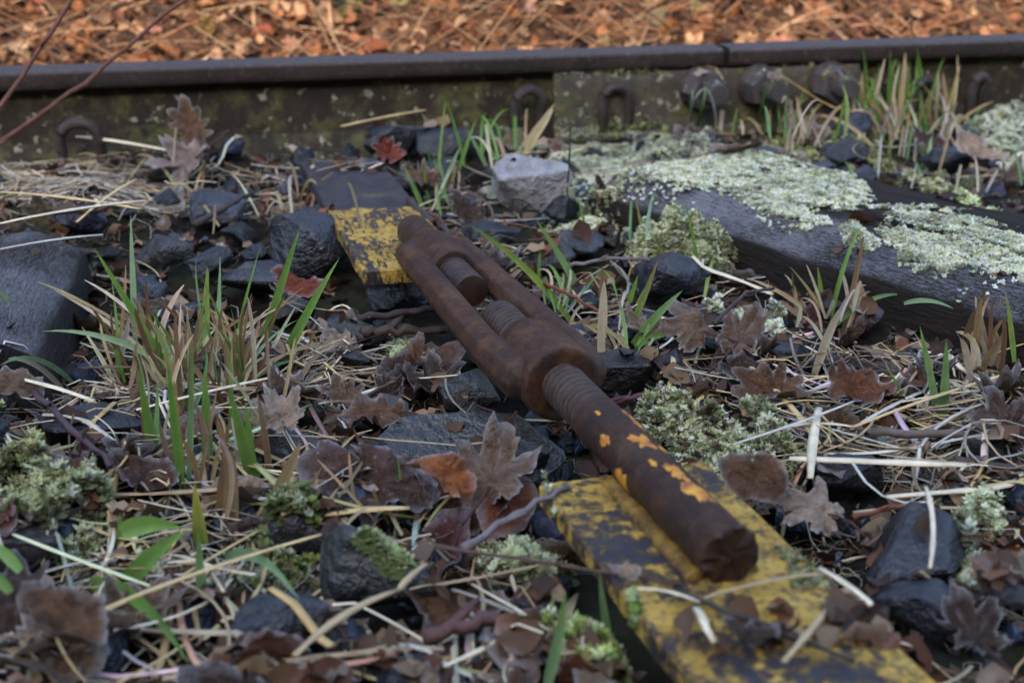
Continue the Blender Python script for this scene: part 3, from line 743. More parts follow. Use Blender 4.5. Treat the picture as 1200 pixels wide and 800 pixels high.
def moss(label, outline, pal, n, size, hump, zbase=None, sprig=0, gap=.25, seed=0, world=False, keep_off=True, zfix=None, min_top=0):
    """outline: list of photograph points at height z -> patch on whatever lies below"""
    pw = [Vector(q) if world else at(*q) for q in outline]
    cx = sum(p.x for p in pw) / len(pw); cy = sum(p.y for p in pw) / len(pw)
    poly = [(p.x - cx, p.y - cy) for p in pw]
    def inside(x, y):
        c_ = False; j = len(poly) - 1
        for i in range(len(poly)):
            (xi, yi), (xj, yj) = poly[i], poly[j]
            if (yi > y) != (yj > y) and x < (xj - xi) * (y - yi) / (yj - yi + 1e-12) + xi: c_ = not c_
            j = i
        return c_
    def edged(x, y):
        m_ = 9
        for i in range(len(poly)):
            a = Vector(poly[i]); b = Vector(poly[i - 1]); ab = b - a; t = max(0, min(1, (Vector((x, y)) - a).dot(ab) / (ab.length_squared + 1e-12))); m_ = min(m_, (Vector((x, y)) - a - ab * t).length)
        return m_
    x0, x1 = min(p[0] for p in poly), max(p[0] for p in poly); y0, y1 = min(p[1] for p in poly), max(p[1] for p in poly)
    wid = min(x1 - x0, y1 - y0)
    P, NN, SZ = [], [], []
    tr = 0; rnd = random.Random(seed + 5)
    while len(P) < n and tr < n * 12:
        tr += 1; x, y = rnd.uniform(x0, x1), rnd.uniform(y0, y1)
        wob = .15 * wid * noise.noise((x * 40 + seed, y * 40, 0)) + .18 * wid * noise.noise((x * 110 + seed, y * 110, 2))
        e = edged(x, y) * (1 if inside(x, y) else -1) + wob
        if e < 0 and (keep_off is False or zfix is not None or rnd.random() > .10 * (1 + e / (.22 * wid))): continue
        e = max(e, 0)
        if noise.noise((x * 55, y * 55, seed + 3)) < -.55 + gap * 1.2 - .5 * min(1, e / (.25 * wid)) and gap > 0: continue
        hgt = hump * min(1, e / (.35 * wid)) ** .6 * (.75 + .5 * noise.noise((x * 70, y * 70, seed))) + hump * .25 * rnd.random()
        if keep_off and (blocked_soft((x + cx, y + cy)) or in_local(mA, (x + cx, y + cy), 0, dA.length, -.05, .05)): continue
        if keep_off and zfix is None and on_hero((x + cx, y + cy)): continue
        if min_top and top(x + cx, y + cy) < min_top: continue
        z = top(x + cx, y + cy) if zfix is None else zfix
        g = .004; nx_ = noise.noise(((x + g) * 70, y * 70, seed)) - noise.noise(((x - g) * 70, y * 70, seed)); ny_ = noise.noise((x * 70, (y + g) * 70, seed)) - noise.noise((x * 70, (y - g) * 70, seed))
        P.append((x, y, z + hgt)); nn_ = Vector((-nx_ * .9 + x / wid * .5 + rnd.gauss(0, .25), -ny_ * .9 + y / wid * .5 + rnd.gauss(0, .25), 1)).normalized(); NN.append(nn_[:]); SZ.append(size * rnd.uniform(.6, 1.3))
    P = np.array(P); NN = np.array(NN); SZ = np.array(SZ)
    cl = pal[RNG.integers(0, len(pal), len(P))] * (.8 + .4 * RNG.random((len(P), 1)))
    dead = RNG.random(len(P)) < .10; cl[dead] = np.array([.17, .12, .07]) * (.6 + .8 * RNG.random((dead.sum(), 1)))
    # colour drifts in clumps
    dr = np.array([noise.noise((p[0] * 25, p[1] * 25, seed + 11)) for p in P])[:, None]; cl = cl * (1 + .35 * dr) + np.array([.02, .0, -.02]) * dr
    zb = float(P[:, 2].min())
    if sprig:
        allv, allf, allc, o = [], [], [], 0
        for l in range(sprig):
            q = P + NN * (SZ * .55 * l)[:, None]; v, f, c = rosettes(q, NN, SZ * (1 - .16 * l), cl * (.7 + .22 * l), 6, .7)
            allv.append(v); allf.append(f + o); allc.append(c); o += len(v)
        v, f, c = np.concatenate(allv), np.concatenate(allf), np.concatenate(allc)
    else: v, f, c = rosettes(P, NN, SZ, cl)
    v = v - np.array([0, 0, zb])
    # felted base under the tips: a low cushion so that no soil shows between the whorls
    base = MB()
    step = max(1, len(P) // 500)
    for p, s_ in zip(P[::step], SZ[::step]):
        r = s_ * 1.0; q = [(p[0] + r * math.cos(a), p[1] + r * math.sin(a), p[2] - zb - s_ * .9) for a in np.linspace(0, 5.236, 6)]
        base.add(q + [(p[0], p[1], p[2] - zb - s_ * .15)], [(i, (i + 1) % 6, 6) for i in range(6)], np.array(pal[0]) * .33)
    root = obj('moss_patch', base.build('moss_felt', M['moss'], smooth=False), None, (cx, cy, zb))
    tag(root, label, 'moss', 'moss patches')
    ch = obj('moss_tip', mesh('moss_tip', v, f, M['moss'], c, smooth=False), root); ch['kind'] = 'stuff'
    return root
Z6 = .062
moss('large pale frosted moss mat spread between rail clips and right sleeper', [(622, 176, .05), (640, 155, .03), (700, 150, .03), (800, 152, .035), (868, 165, .05), (885, 186, .06), (870, 205, Z6), (830, 222, Z6), (800, 218, Z6), (760, 205, Z6), (700, 190, .06), (660, 182, .05)], PALE, 24000, 0.0023, .007, seed=1, gap=.0)
moss('wide thin moss carpet joining the far end and middle of the right sleeper', [(700, 196, Z6), (800, 172, Z6), (905, 176, Z6), (1010, 214, Z6), (1000, 232, Z6), (900, 226, Z6), (800, 214, Z6)], PALE, 9000, .0026, .003, seed=30, gap=.22)
moss('thin broken moss film over the right sleeper grain at the right edge', [(1030, 240, Z6), (1110, 246, Z6), (1230, 280, Z6), (1230, 330, Z6), (1140, 318, Z6), (1040, 284, Z6)], PALE, 4200, .0026, .003, seed=32, gap=.5)
moss('small pale moss lump right of the light grey stone', [(636, 196, .05), (665, 190, .05), (690, 212, .06), (688, 226, .04), (664, 232, .03)], PALE, 1980, 0.0027, .014, seed=2, gap=.1)
moss('moss strip along the crack of the right sleeper near its far end', [(850, 222, Z6), (880, 220, Z6), (930, 240, Z6), (975, 262, Z6), (950, 264, Z6), (890, 244, Z6)], PALE, 1980, 0.0026, .006, seed=3)
moss('broad moss patch on the middle of the right sleeper top', [(882, 212, Z6), (930, 203, Z6), (1005, 212, Z6), (1020, 226, Z6), (1000, 245, Z6), (950, 240, Z6), (905, 230, Z6)], PALE, 6160, 0.0023, .006, seed=4)
moss('oblong moss patch in front middle of the right sleeper top', [(1030, 272, Z6), (1060, 270, Z6), (1110, 285, Z6), (1138, 305, Z6), (1110, 312, Z6), (1060, 296, Z6)], PALE, 3740, 0.0024, .005, seed=5)
moss('long moss line along the rear grain of the right sleeper', [(1105, 258, Z6), (1130, 256, Z6), (1200, 282, Z6), (1260, 305, Z6), (1250, 315, Z6), (1180, 292, Z6)], PALE, 1980, 0.0027, .005, seed=6)
moss('thin moss line across the right sleeper at the right edge', [(1090, 273, Z6), (1140, 280, Z6), (1215, 306, Z6), (1210, 318, Z6), (1140, 300, Z6)], PALE, 1540, 0.0027, .006, seed=26)
moss('thin moss strip beside the front crack of the right sleeper', [(980, 266, Z6), (1003, 264, Z6), (1030, 282, Z6), (1012, 286, Z6)], PALE, 660, 0.0026, .006, seed=27)
moss('pale moss cushion at the right edge below the rail', [(1120, 125, .02), (1160, 120, .03), (1240, 126, .03), (1250, 165, .03), (1190, 172, .03), (1150, 150, .03)], PALE, 4180, 0.0031, .022, seed=7, gap=.08)
moss('pale green moss strip behind the right sleeper at the right edge', [(1085, 238, .03), (1130, 228, .03), (1240, 240, .03), (1260, 268, .04), (1190, 256, .05), (1120, 246, .05)], PALE * np.array([.9, 1, .7]), 2860, 0.0037, .014, seed=8)
moss('moss on ground between small tuft and dark stones', [(870, 168, .03), (930, 150, .02), (1030, 165, .02), (1050, 180, .02), (960, 182, .02), (900, 178, .03)], YEL, 1540, 0.0031, .012, seed=9, gap=.4)
cc_ = at(797, 312, .01)
moss('rounded yellow-green moss cushion against the right sleeper', [(cc_.x + .050 * math.cos(a) - .012 * math.sin(a), cc_.y + .034 * math.sin(a), 0) for a in np.linspace(0, 5.7, 12)], YEL * .5 + PALE * .5, 5720, 0.0029, .052, seed=10, gap=.0, world=True, zfix=.004)
moss('frosted moss clump right of the threaded rod', [(730, 490, .02), (780, 470, .03), (870, 476, .03), (930, 500, .03), (935, 535, .02), (880, 552, .02), (800, 535, .02), (745, 512, .02)], YEL * .55 + PALE * .55, 3300, 0.0030, .028, sprig=2, seed=11, gap=.2)
moss('pale moss beside the frosted maple leaf before the sleeper', [(800, 352, .02), (850, 335, .03), (905, 352, .02), (925, 385, .02), (890, 400, .01), (850, 372, .02)], PALE, 2200, 0.0031, .014, seed=12, gap=.2)
moss('large yellowish moss mound at the left edge', [(-40, 540, .02), (20, 536, .03), (90, 570, .02), (130, 600, .02), (95, 650, .02), (20, 650, .02), (-40, 640, .02)], YEL * .7 + PALE * .2, 2420, 0.0038, .028, sprig=2, seed=13, gap=.1)
moss('green moss cap on top of the rounded foreground stone', [(418, 638, .05), (440, 624, .05), (484, 628, .05), (490, 640, .05), (450, 645, .05)], GRN * .8 + PALE * .15, 420, .0030, .003, seed=14, gap=.3, keep_off=False, min_top=.036)
moss('frosted moss sprigs left of the near plate corner', [(560, 632, .02), (600, 612, .02), (660, 618, .02), (690, 650, .01), (660, 690, .01), (600, 672, .01)], GRN * .5 + PALE * .5, 798, 0.0042, .014, sprig=3, seed=15, gap=.2)
moss('bright green moss sprigs at the bottom edge below the near plate', [(640, 780, .01), (700, 752, .01), (790, 760, .01), (810, 820, .01), (700, 830, .01)], GRN, 627, 0.0043, .016, sprig=3, seed=16, gap=.2)
moss('upright pale moss sprigs beside the big black stone at right', [(1120, 600, .02), (1160, 590, .02), (1172, 612, .02), (1140, 622, .02)], GRN * .4 + PALE * .6, 133, 0.0046, .018, sprig=4, seed=17, gap=.0)
moss('frosted moss sprigs between the black stone and the slate grey stone', [(1070, 688, .01), (1110, 670, .02), (1130, 640, .02), (1155, 652, .02), (1158, 690, .01), (1110, 705, .01)], GRN * .4 + PALE * .6, 323, 0.0045, .016, sprig=3, seed=18, gap=.1)
moss('pale moss between light grey stone and moss cushion', [(620, 262, .01), (680, 252, .01), (730, 268, .01), (720, 292, .01), (650, 286, .01)], YEL * .5 + PALE * .5, 1540, 0.0030, .012, seed=19, gap=.5)
moss('moss on the ground in front of the left rail web', [(340, 160, .02), (400, 142, .02), (430, 150, .02), (420, 168, .02), (350, 172, .02)], GRN * .45, 990, 0.0031, .014, seed=20, gap=.3)
moss('moss tuft at the foot of the clip before the fishplate', [(675, 146, .02), (720, 138, .02), (770, 140, .02), (780, 152, .03), (700, 156, .03)], GRN * .7, 1100, 0.0031, .014, seed=21, gap=.2)
moss('small moss spot below the left of the turnbuckle frame', [(455, 408, .01), (485, 402, .01), (488, 425, .01), (462, 428, .01)], GRN * .6 + PALE * .3, 308, 0.0034, .012, seed=22, gap=.1)
moss('moss on the ground right of the tall tuft', [(1030, 215, .02), (1090, 205, .02), (1150, 215, .02), (1130, 232, .02), (1060, 228, .02)], YEL * .6 + PALE * .3, 1100, 0.0033, .012, seed=23, gap=.5)
moss('faded moss between grass clump and mossy stone', [(250, 640, .01), (330, 620, .01), (390, 640, .01), (380, 690, .01), (280, 700, .01)], GRN * .6, 572, 0.0035, .010, sprig=2, seed=24, gap=.5)
moss('moss flecks on the yellow near plate by the rod end', [(905, 640, .055), (960, 650, .055), (985, 700, .055), (930, 690, .055)], YEL * .55, 132, 0.0020, .001, seed=25, gap=.6, keep_off=False)

# ------------------------------------------------------------------ leaves
def leaf_mesh(kind, seed, N_=40, K=5, curl=.25, fold=0.0, crumple=.10):
    rnd = random.Random(seed); v = [(0, 0, 0)]; fr = [0.0]; cc = [(1, 1, 1)]; f = []
    if kind == 'maple': va = [90, 90 + 48, 90 - 48, 90 + 105, 90 - 105]
    elif kind == 'oval': va = [90, 270]
    else: va = [90, 270]
    def rad(t):
        if kind == 'maple':
            r = 0
            for q, (a, l, w) in enumerate([(90, 1., 36), (142, .86, 32), (38, .86, 32), (198, .60, 32), (-18, .60, 32)]):
                d = (t - a + 180) % 360 - 180; r = max(r, l * math.exp(-(d / w) ** 2))
            r = max(r, .46 + .05 * math.sin(R(t * 3))); d = (t - 270 + 180) % 360 - 180
            if abs(d) < 22: r *= .35 + .65 * abs(d) / 22
            r *= 1 + .07 * math.sin(R(t * 23 + seed * 40)) + .05 * math.sin(R(t * 37))
            return r * .62
        if kind == 'oak':
            x, y = math.cos(R(t)), math.sin(R(t)); r = 1 / math.sqrt((x / .36) ** 2 + (y / .62) ** 2)
            return r * (1 + .22 * math.sin(R(t * 9 + 20 * seed)))
        x, y = math.cos(R(t)), math.sin(R(t)); r = 1 / math.sqrt((x / .38) ** 2 + (y / .58) ** 2)
        d = abs((t - 90 + 180) % 360 - 180); r *= 1 + .16 * math.exp(-(d / 12) ** 2)
        return r * (1 + .03 * math.sin(R(t * 31 + seed * 11)))
    tears = [(rnd.uniform(0, 360), rnd.uniform(3, 9), rnd.uniform(.3, .7)) for _ in range(rnd.choice([0, 1, 2]))]
    sx, sy = rnd.uniform(-1, 1), rnd.uniform(-1, 1)
    roll_a = rnd.uniform(0, 3.14); roll_k = rnd.choice([-1, 1, 1, 1]) * rnd.uniform(.6, 2.6)
    QS = [q_ / (K - 1) * .93 for q_ in range(1, K - 1)] + [.955, 1.0] if K > 3 else [(q_ + 1) / K for q_ in range(K)]
    for k_ in range(1, K + 1):
        for j in range(N_):
            t = 360 * j / N_; r = rad(t)
            for (ta, tw, td) in tears:
                d = abs((t - ta + 180) % 360 - 180)
                if d < tw: r *= 1 - td * (1 - d / tw)
            q = QS[k_ - 1]; r *= q; x, y = r * math.cos(R(t)), r * math.sin(R(t))
            dv = min(abs((t - a + 180) % 360 - 180) for a in va)
            vein = max(0, 1 - dv / (360 / N_ * .9)) * (1 - q * .75)
            z = crumple * noise.noise((x * 3.2 + seed, y * 3.2, seed * .37)) + crumple * .4 * noise.noise((x * 9, y * 9 + seed, 3)) - .035 * vein
            z += curl * (sx * x * x * 1.4 + sy * y * y * 1.2) + curl * .5 * q ** 4 * noise.noise((math.cos(R(t)) * 2, math.sin(R(t)) * 2, seed))
            z += abs(x) * fold
            u_ = x * math.cos(roll_a) + y * math.sin(roll_a); w_ = -x * math.sin(roll_a) + y * math.cos(roll_a)
            an = u_ * roll_k; ru = math.sin(an) / roll_k; z = z * math.cos(an) + (1 - math.cos(an)) / roll_k; x, y = ru * math.cos(roll_a) - w_ * math.sin(roll_a), ru * math.sin(roll_a) + w_ * math.cos(roll_a)
            v.append((x, y, z)); fr.append(min(1, .95 * q ** 16 + .5 * vein * (1 if kind == 'maple' else .5))); m_ = 1 - .35 * vein
            cc.append((m_,) * 3)
    for j in range(N_): f.append((0, 1 + j, 1 + (j + 1) % N_))
    for k_ in range(K - 1):
        for j in range(N_): a = 1 + k_ * N_ + j; b = 1 + k_ * N_ + (j + 1) % N_; f.append((a, a + N_, b + N_, b))
    return mesh('leaf', v, f, M['leaf'], cc, fr)
def stalk(parent, seed, size, col):
    rnd = random.Random(seed); ln = rnd.uniform(.45, .8)
    v, f = tube(bez((0, -.05, .01), (rnd.uniform(-.1, .1), -.3, .10), (rnd.uniform(-.25, .25), -.1 - ln, rnd.uniform(.0, .35)), 7), [.016, .014, .013, .013, .013, .015, .02], 5)
    obj('leaf_stalk', mesh('leaf_stalk', v, f, M['twig']), parent, color=col)
BR = {'pinkish': (.185, .135, .115), 'rust': (.115, .045, .021), 'dark': (.040, .022, .014), 'tan': (.22, .15, .09), 'purple': (.060, .031, .021), 'frost': (.125, .080, .053), 'red': (.14, .034, .018), 'orange': (.24, .085, .028), 'brown': (.10, .052, .027), 'pale': (.28, .21, .155)}
HL = [ # px py width kind colour tilt(x,y) rz z label fold
    (222, 150, 58, 'oak', 'brown', (.7, .3), .5, .07, 'small curled brown leaf behind the larger pale one at the rail', .1),
    (226, 188, 78, 'maple', 'pinkish', (.6, -.25), 1.9, .045, 'large curled pinkish leaf lying before the rail at left', .25),
    (436, 560, 150, 'oval', 'purple', (.35, .1), 1.35, .035, 'dark purple-brown frosted leaf left of the near rod', .05),
    (575, 566, 130, 'maple', 'frost', (.45, -.1), -.25, .035, 'wide frosted veined leaf beside the near plate corner', .1),
    (520, 562, 74, 'oval', 'orange', (.5, .5), 1.15, .045, 'bright orange leaf edge between two frosted leaves', .9),
    (820, 385, 96, 'maple', 'frost', (.40, .1), .5, .03, 'big frosted maple leaf with stalk in front of the right sleeper', .12),
    (866, 400, 84, 'maple', 'frost', (.5, -.2), -.7, .03, 'second frosted grey maple leaf overlapping the big one', .1),
    (885, 563, 88, 'oval', 'brown', (.65, -.2), 1.2, .045, 'curled smooth brown leaf standing right of the near rod', .45),
    (965, 600, 96, 'maple', 'pale', (.35, .1), .8, .035, 'pale pinkish leaf with white frosted rim right of the near rod', .15),
    (915, 592, 60, 'oval', 'frost', (.2, .1), 1.6, .03, 'narrow frosted leaf between rod and pale leaf', .3),
    (1145, 748, 110, 'maple', 'dark', (.25, .1), .3, .035, 'dark brown leaf with white frosted edge in the bottom right corner', .1),
    (70, 738, 112, 'oval', 'brown', (.12, .35), 1.0, .055, 'folded dark brown leaf at lower left', .55),
    (20, 705, 110, 'oak', 'purple', (.3, .1), .2, .035, 'dull purple leaf under the folded dark brown leaf', .2),
    (60, 770, 160, 'maple', 'frost', (.2, 0), 1.5, .03, 'big greyish leaf in the bottom left corner', .1),
    (12, 452, 70, 'oval', 'frost', (.3, .2), 1.8, .05, 'ribbed frosted grey leaf at the left edge below the sleeper', .1),
    (330, 490, 76, 'maple', 'pale', (.75, .2), .4, .045, 'pale torn leaf standing right of the dry grass clump', .2),
    (1000, 465, 100, 'oak', 'rust', (.3, .3), 1.5, .03, 'reddish leaf with curled frosted edge before the right sleeper', .7),
    (905, 462, 84, 'oak', 'brown', (.35, -.2), .9, .03, 'brown curled leaf below the frosted maple leaves', .5),
    (870, 440, 60, 'oval', 'dark', (.3, .1), 1.7, .02, 'dark leaf under the frosted maple leaves', .4),
    (455, 182, 44, 'oak', 'red', (.8, .2), .8, .06, 'curled red-brown leaf at the far plate end', .7),
    (350, 333, 56, 'oval', 'red', (.35, .2), 1.4, .045, 'red-brown crumpled leaf on the flat black stone', .4),
    (490, 432, 60, 'oval', 'brown', (.55, .1), .15, .012, 'upright rust brown leaf left of the frame', .5),
    (505, 455, 110, 'maple', 'dark', (.2, .3), 1.0, .012, 'dark brown leaf flat on the ground left of the frame', .1),
    (445, 492, 84, 'oval', 'brown', (.1, .2), 1.5, .03, 'long brown leaf with pale edge left of the frame', .3),
    (405, 470, 60, 'oak', 'frost', (.4, .2), .9, .03, 'frosted curled leaf by the pale torn leaf', .4),
    (405, 408, 66, 'maple', 'pale', (.3, .2), 2.0, .02, 'pale leaf between grass clump and frame', .2),
    (170, 560, 76, 'oval', 'purple', (.3, .2), 1.3, .03, 'purple-brown leaf near the left moss mound', .3),
    (80, 555, 80, 'oval', 'purple', (.25, -.1), 1.7, .035, 'purplish frosted leaf above the left moss mound', .25),
    (540, 600, 120, 'oval', 'rust', (.2, .1), 1.5, .015, 'rust brown leaf under the frosted veined leaf', .3),
    (760, 395, 50, 'maple', 'tan', (.3, .2), .4, .02, 'tan leaf right of the frame among green blades', .2),
    (545, 245, 56, 'oak', 'dark', (.5, .2), .4, .03, 'dark curled leaf between far rod and light grey stone', .5),
    (508, 268, 40, 'oval', 'rust', (.7, .2), .3, .02, 'small rust leaf right of the far rod', .4),
    (540, 300, 44, 'oval', 'rust', (.9, .1), .1, .03, 'round rust leaf standing beside the frame shoulder', .3),
    (500, 210, 60, 'maple', 'brown', (.4, .2), 1.2, .035, 'brown leaf between the two black stones and far plate', .3),
    (510, 140, 40, 'oval', 'tan', (.6, .1), .8, .05, 'small tan leaf tip standing behind the black stones', .2),
    (30, 140, 60, 'maple', 'tan', (.6, .1), .7, .05, 'tan leaf at the left end of the rail under the red stems', .2),
    (1148, 182, 56, 'oval', 'pale', (.5, .1), .9, .045, 'pale pinkish tan leaf behind the right sleeper', .3),
    (1085, 165, 40, 'oak', 'dark', (.5, .1), .9, .04, 'dark leaf inside the tall green tuft', .4),
    (940, 160, 56, 'oval', 'frost', (.3, .1), 1.4, .03, 'pale frosted leaf under the fishplate bolts', .3),
    (1180, 500, 90, 'maple', 'purple', (.4, .1), .3, .03, 'purple-brown leaf at the right edge in straw', .3),
    (1130, 520, 70, 'oak', 'dark', (.3, .3), .9, .02, 'dark crumpled leaf among straw at right', .5),
    (455, 460, 44, 'maple', 'dark', (.5, .3), .2, .02, 'small dark leaf beside the upright rust leaf', .3),
    (150, 730, 120, 'oak', 'frost', (.3, .2), 1.9, .02, 'pale greyish leaf behind the bent green blades', .2),
    (535, 715, 110, 'oval', 'brown', (.2, .2), 1.5, .015, 'brown leaf in the foreground below the moss sprigs', .3),
    (730, 672, 40, 'oval', 'pale', (.1, .05), 1.4, .062, 'pale scrap of leaf lying on the near plate', .1),
    (880, 745, 60, 'oval', 'dark', (.05, .05), 1.2, .058, 'dark leaf scrap on the near yellow plate', .05),
]
def area_free(px, py): return True
for i, (px, py, wp, kd, cn, tilt, rz, z, lab, fold) in enumerate(HL):
    p = at(px, py, z); t_ = top(p.x, p.y)
    if z < t_ + .004: p = at(px, py, t_ + .006)
    d = proj(p)[2]; size = wp * d / FPX
    me = leaf_mesh(kd, 40 + i, 72, 9, .5, fold, .17)
    c = BR[cn]
    o = obj('fallen_leaf', me, None, p, (Matrix.Rotation(tilt[0], 3, 'X') @ Matrix.Rotation(tilt[1], 3, 'Y') @ Matrix.Rotation(rz, 3, 'Z')).to_euler(), size * (1.0 if kd == 'maple' else .95), c)
    tag(o, lab, 'leaf', 'fallen leaves')
    if kd == 'maple' and size > .03: stalk(o, i, size, (.05, .022, .02))
LV = [leaf_mesh(random.choice(['maple', 'oval', 'oval', 'oval', 'oak']), 200 + i, 40, 5, random.uniform(.2, .5), random.choice([0, .15, .4, .7]), random.uniform(.08, .2)) for i in range(22)]
ADJ = {'pinkish': 'pinkish', 'rust': 'rust brown', 'dark': 'dark brown', 'tan': 'tan', 'purple': 'purple-brown', 'frost': 'frosted grey', 'red': 'reddish', 'orange': 'orange', 'brown': 'mid-brown', 'pale': 'pale'}
nl = 0; tr = 0
while nl < 186 and tr < 4000:
    tr += 1
    px, py = random.uniform(-50, 1250), random.uniform(140, 850)
    p = at(px, py, .02)
    if blocked_soft(p) or in_local(sR[1], p, .06, 1.5, -.01, .24) or in_local(sLf[1], p, .03, LL, 0, .27): continue
    if py > 600 and random.random() < .55: continue
    if rs(p)[1] > -.03 or on_hero(p, 1.15) or (p.xy - at(165, 660, .02).xy).length < .045: continue
    size = random.choice([.024, .03, .038, .046]); cn = random.choice(['rust', 'rust', 'dark', 'dark', 'brown', 'brown', 'brown', 'tan', 'purple', 'frost', 'pale'])
    p.z = top(p.x, p.y) + .004
    c = tuple(q * random.uniform(.75, 1.2) for q in BR[cn])
    o = obj('fallen_leaf', random.choice(LV), None, p, (random.gauss(.1, .35), random.gauss(0, .35), random.uniform(0, 6.28)), size, c)
    tag(o, f"{'small' if size < .035 else 'broad'} {ADJ[cn]} dead leaf {where(p)}", 'leaf', 'fallen leaves'); nl += 1
# sunlit bank: nearest leaves one by one, the rest as a mass
LB = [mesh('bank_leaf', [q.co[:] for q in m_.vertices], [tuple(q.vertices) for q in m_.polygons], M['sunleaf']) for m_ in [leaf_mesh(random.choice(['maple', 'oval', 'oval', 'oak']), 400 + i, 18, 2, random.uniform(.3, .6), random.choice([0, .3, .6]), .2) for i in range(12)]]
BC = [('orange-brown', (.18, .078, .036)), ('tan', (.23, .14, .08)), ('rust brown', (.125, .052, .026)), ('dark brown', (.055, .028, .018)), ('pale pinkish', (.27, .165, .10)), ('copper', (.165, .066, .030))]
def bank_point(rmax=2.2, rmin=.16):
    s = random.uniform(-.9, 2.6); r = rmin + (rmax - rmin) * random.random()
    q = P0 + U * s + NV * r; return Vector((q.x, q.y, gz(q.x, q.y)))
nb = 0
while nb < 56:
    p = bank_point(1.1, .18); x, y, d = proj(p)
    if not (-10 < x < 1210 and 0 < y < 75): continue
    cn, c = random.choice(BC); p.z += random.uniform(.012, .03); c = tuple(q * random.uniform(.7, 1.25) for q in c)
    o = obj('fallen_leaf', random.choice(LB), None, p, (random.gauss(.5, .5), random.gauss(0, .5), random.uniform(0, 6.28)), random.uniform(.028, .048), c)
    tag(o, f'{cn} dead leaf {where(p)}', 'leaf', 'fallen leaves'); nb += 1
mb = MB(); LBd = [(np.array([q.co[:] for q in m_.vertices]), [tuple(q.vertices) for q in m_.polygons]) for m_ in LB]
for i in range(12000):
    p = bank_point(2.6); v, f = random.choice(LBd); E_ = np.array(Euler((random.gauss(.4, .55), random.gauss(0, .55), random.uniform(0, 6.28))).to_matrix())
    cn, c = random.choice(BC); sz = random.uniform(.016, .038)
    mb.add(v @ E_.T * sz + np.array([p.x, p.y, p.z + random.uniform(0, .028)]), f, np.array(c) * random.uniform(.45, 1.25))
tag(obj('leaf_litter', mb.build('leaf_litter', M['sunleaf'])), kind='stuff')
# crumbs of leaf among the ballast
mb = MB(); CB = [(np.array([q.co[:] for q in m_.vertices]), [tuple(q.vertices) for q in m_.polygons]) for m_ in [leaf_mesh('oak', 500 + i, 9, 1, .5, .3, .3) for i in range(6)]]
for i in range(8500):
    p = at(random.uniform(-400, 1600), random.uniform(132, 860), .01)
    if (blocked_soft(p) and not (in_local(mBm, p, -.5, -.16, -.05, .05) and random.random() < .4)) or rs(p)[1] > -.02 or (on_hero(p) and random.random() < .9): continue
    if (in_local(sR[1], p, .05, 1.5, -.01, .24) or in_local(sLf[1], p, .03, LL, 0, .27)) and random.random() < .93: continue
    v, f = random.choice(CB); E_ = np.array(Euler((random.gauss(0, .5), random.gauss(0, .5), random.uniform(0, 6.28))).to_matrix()); c = np.array(BR[random.choice(['dark', 'dark', 'brown', 'brown', 'rust', 'tan', 'frost', 'purple', 'pale'])])
    mb.add(v @ E_.T * random.uniform(.007, .025) + np.array([p.x, p.y, top(p.x, p.y) + .002]), f, c * random.uniform(.6, 1.2))
tag(obj('leaf_crumbs', mb.build('leaf_crumbs', M['leaf'])), kind='stuff')

# ------------------------------------------------------------------ straw
STC = [('pale', (.60, .52, .37)), ('golden', (.50, .37, .18)), ('frosted white', (.46, .44, .385)), ('tan', (.36, .27, .16)), ('grey', (.23, .205, .165)), ('brown', (.16, .10, .06))]
def drape(a, b, sag, n=9, lift=.002):
    a, b = Vector(a), Vector(b); pts = []
    ctr = (a + b) / 2 + Vector((-(b - a).y, (b - a).x, 0)) * sag
    base = bez(a, ctr, b, n); hs = [top(q.x, q.y) for q in base]
    # a stiff stem rests on the high points: never below ground, mostly straight
    hi = max(hs); out = []
    for i, q in enumerate(base):
        t = i / (n - 1); line = hs[0] * (1 - t) + hs[-1] * t
        out.append(Vector((q.x, q.y, max(hs[i], line * .6 + hs[i] * .4, line) + lift)))
    for _ in range(2): out = [out[0]] + [Vector((out[i].x, out[i].y, max(hs[i] + lift, (out[i - 1].z + out[i].z + out[i + 1].z) / 3))) for i in range(1, n - 1)] + [out[-1]]
    return out
def straw_piece(pts, w, sides=4, flat=.38):
    n = len(pts); r = [w * (.45 + .55 * math.sin(math.pi * (i + .7) / (n + .4)) ** .5) * random.uniform(.8, 1.15) for i in range(n)]
    return tube(pts, r, sides, flat)
def put_straw(pts, w, cn, c, label=None, name='straw_stem'):
    ctr = sum((Vector(q) for q in pts), Vector()) / len(pts)
    v, f = straw_piece([Vector(q) - ctr for q in pts], w, 5)
    o = obj(name, mesh(name, v, f, M['straw']), None, ctr, color=c)
    L = sum((Vector(pts[i + 1]) - Vector(pts[i])).length for i in range(len(pts) - 1))
    tag(o, label or f"{'long' if L > .12 else 'short'} {cn} straw stem {where(ctr)}", 'straw', 'straw stems lying about')
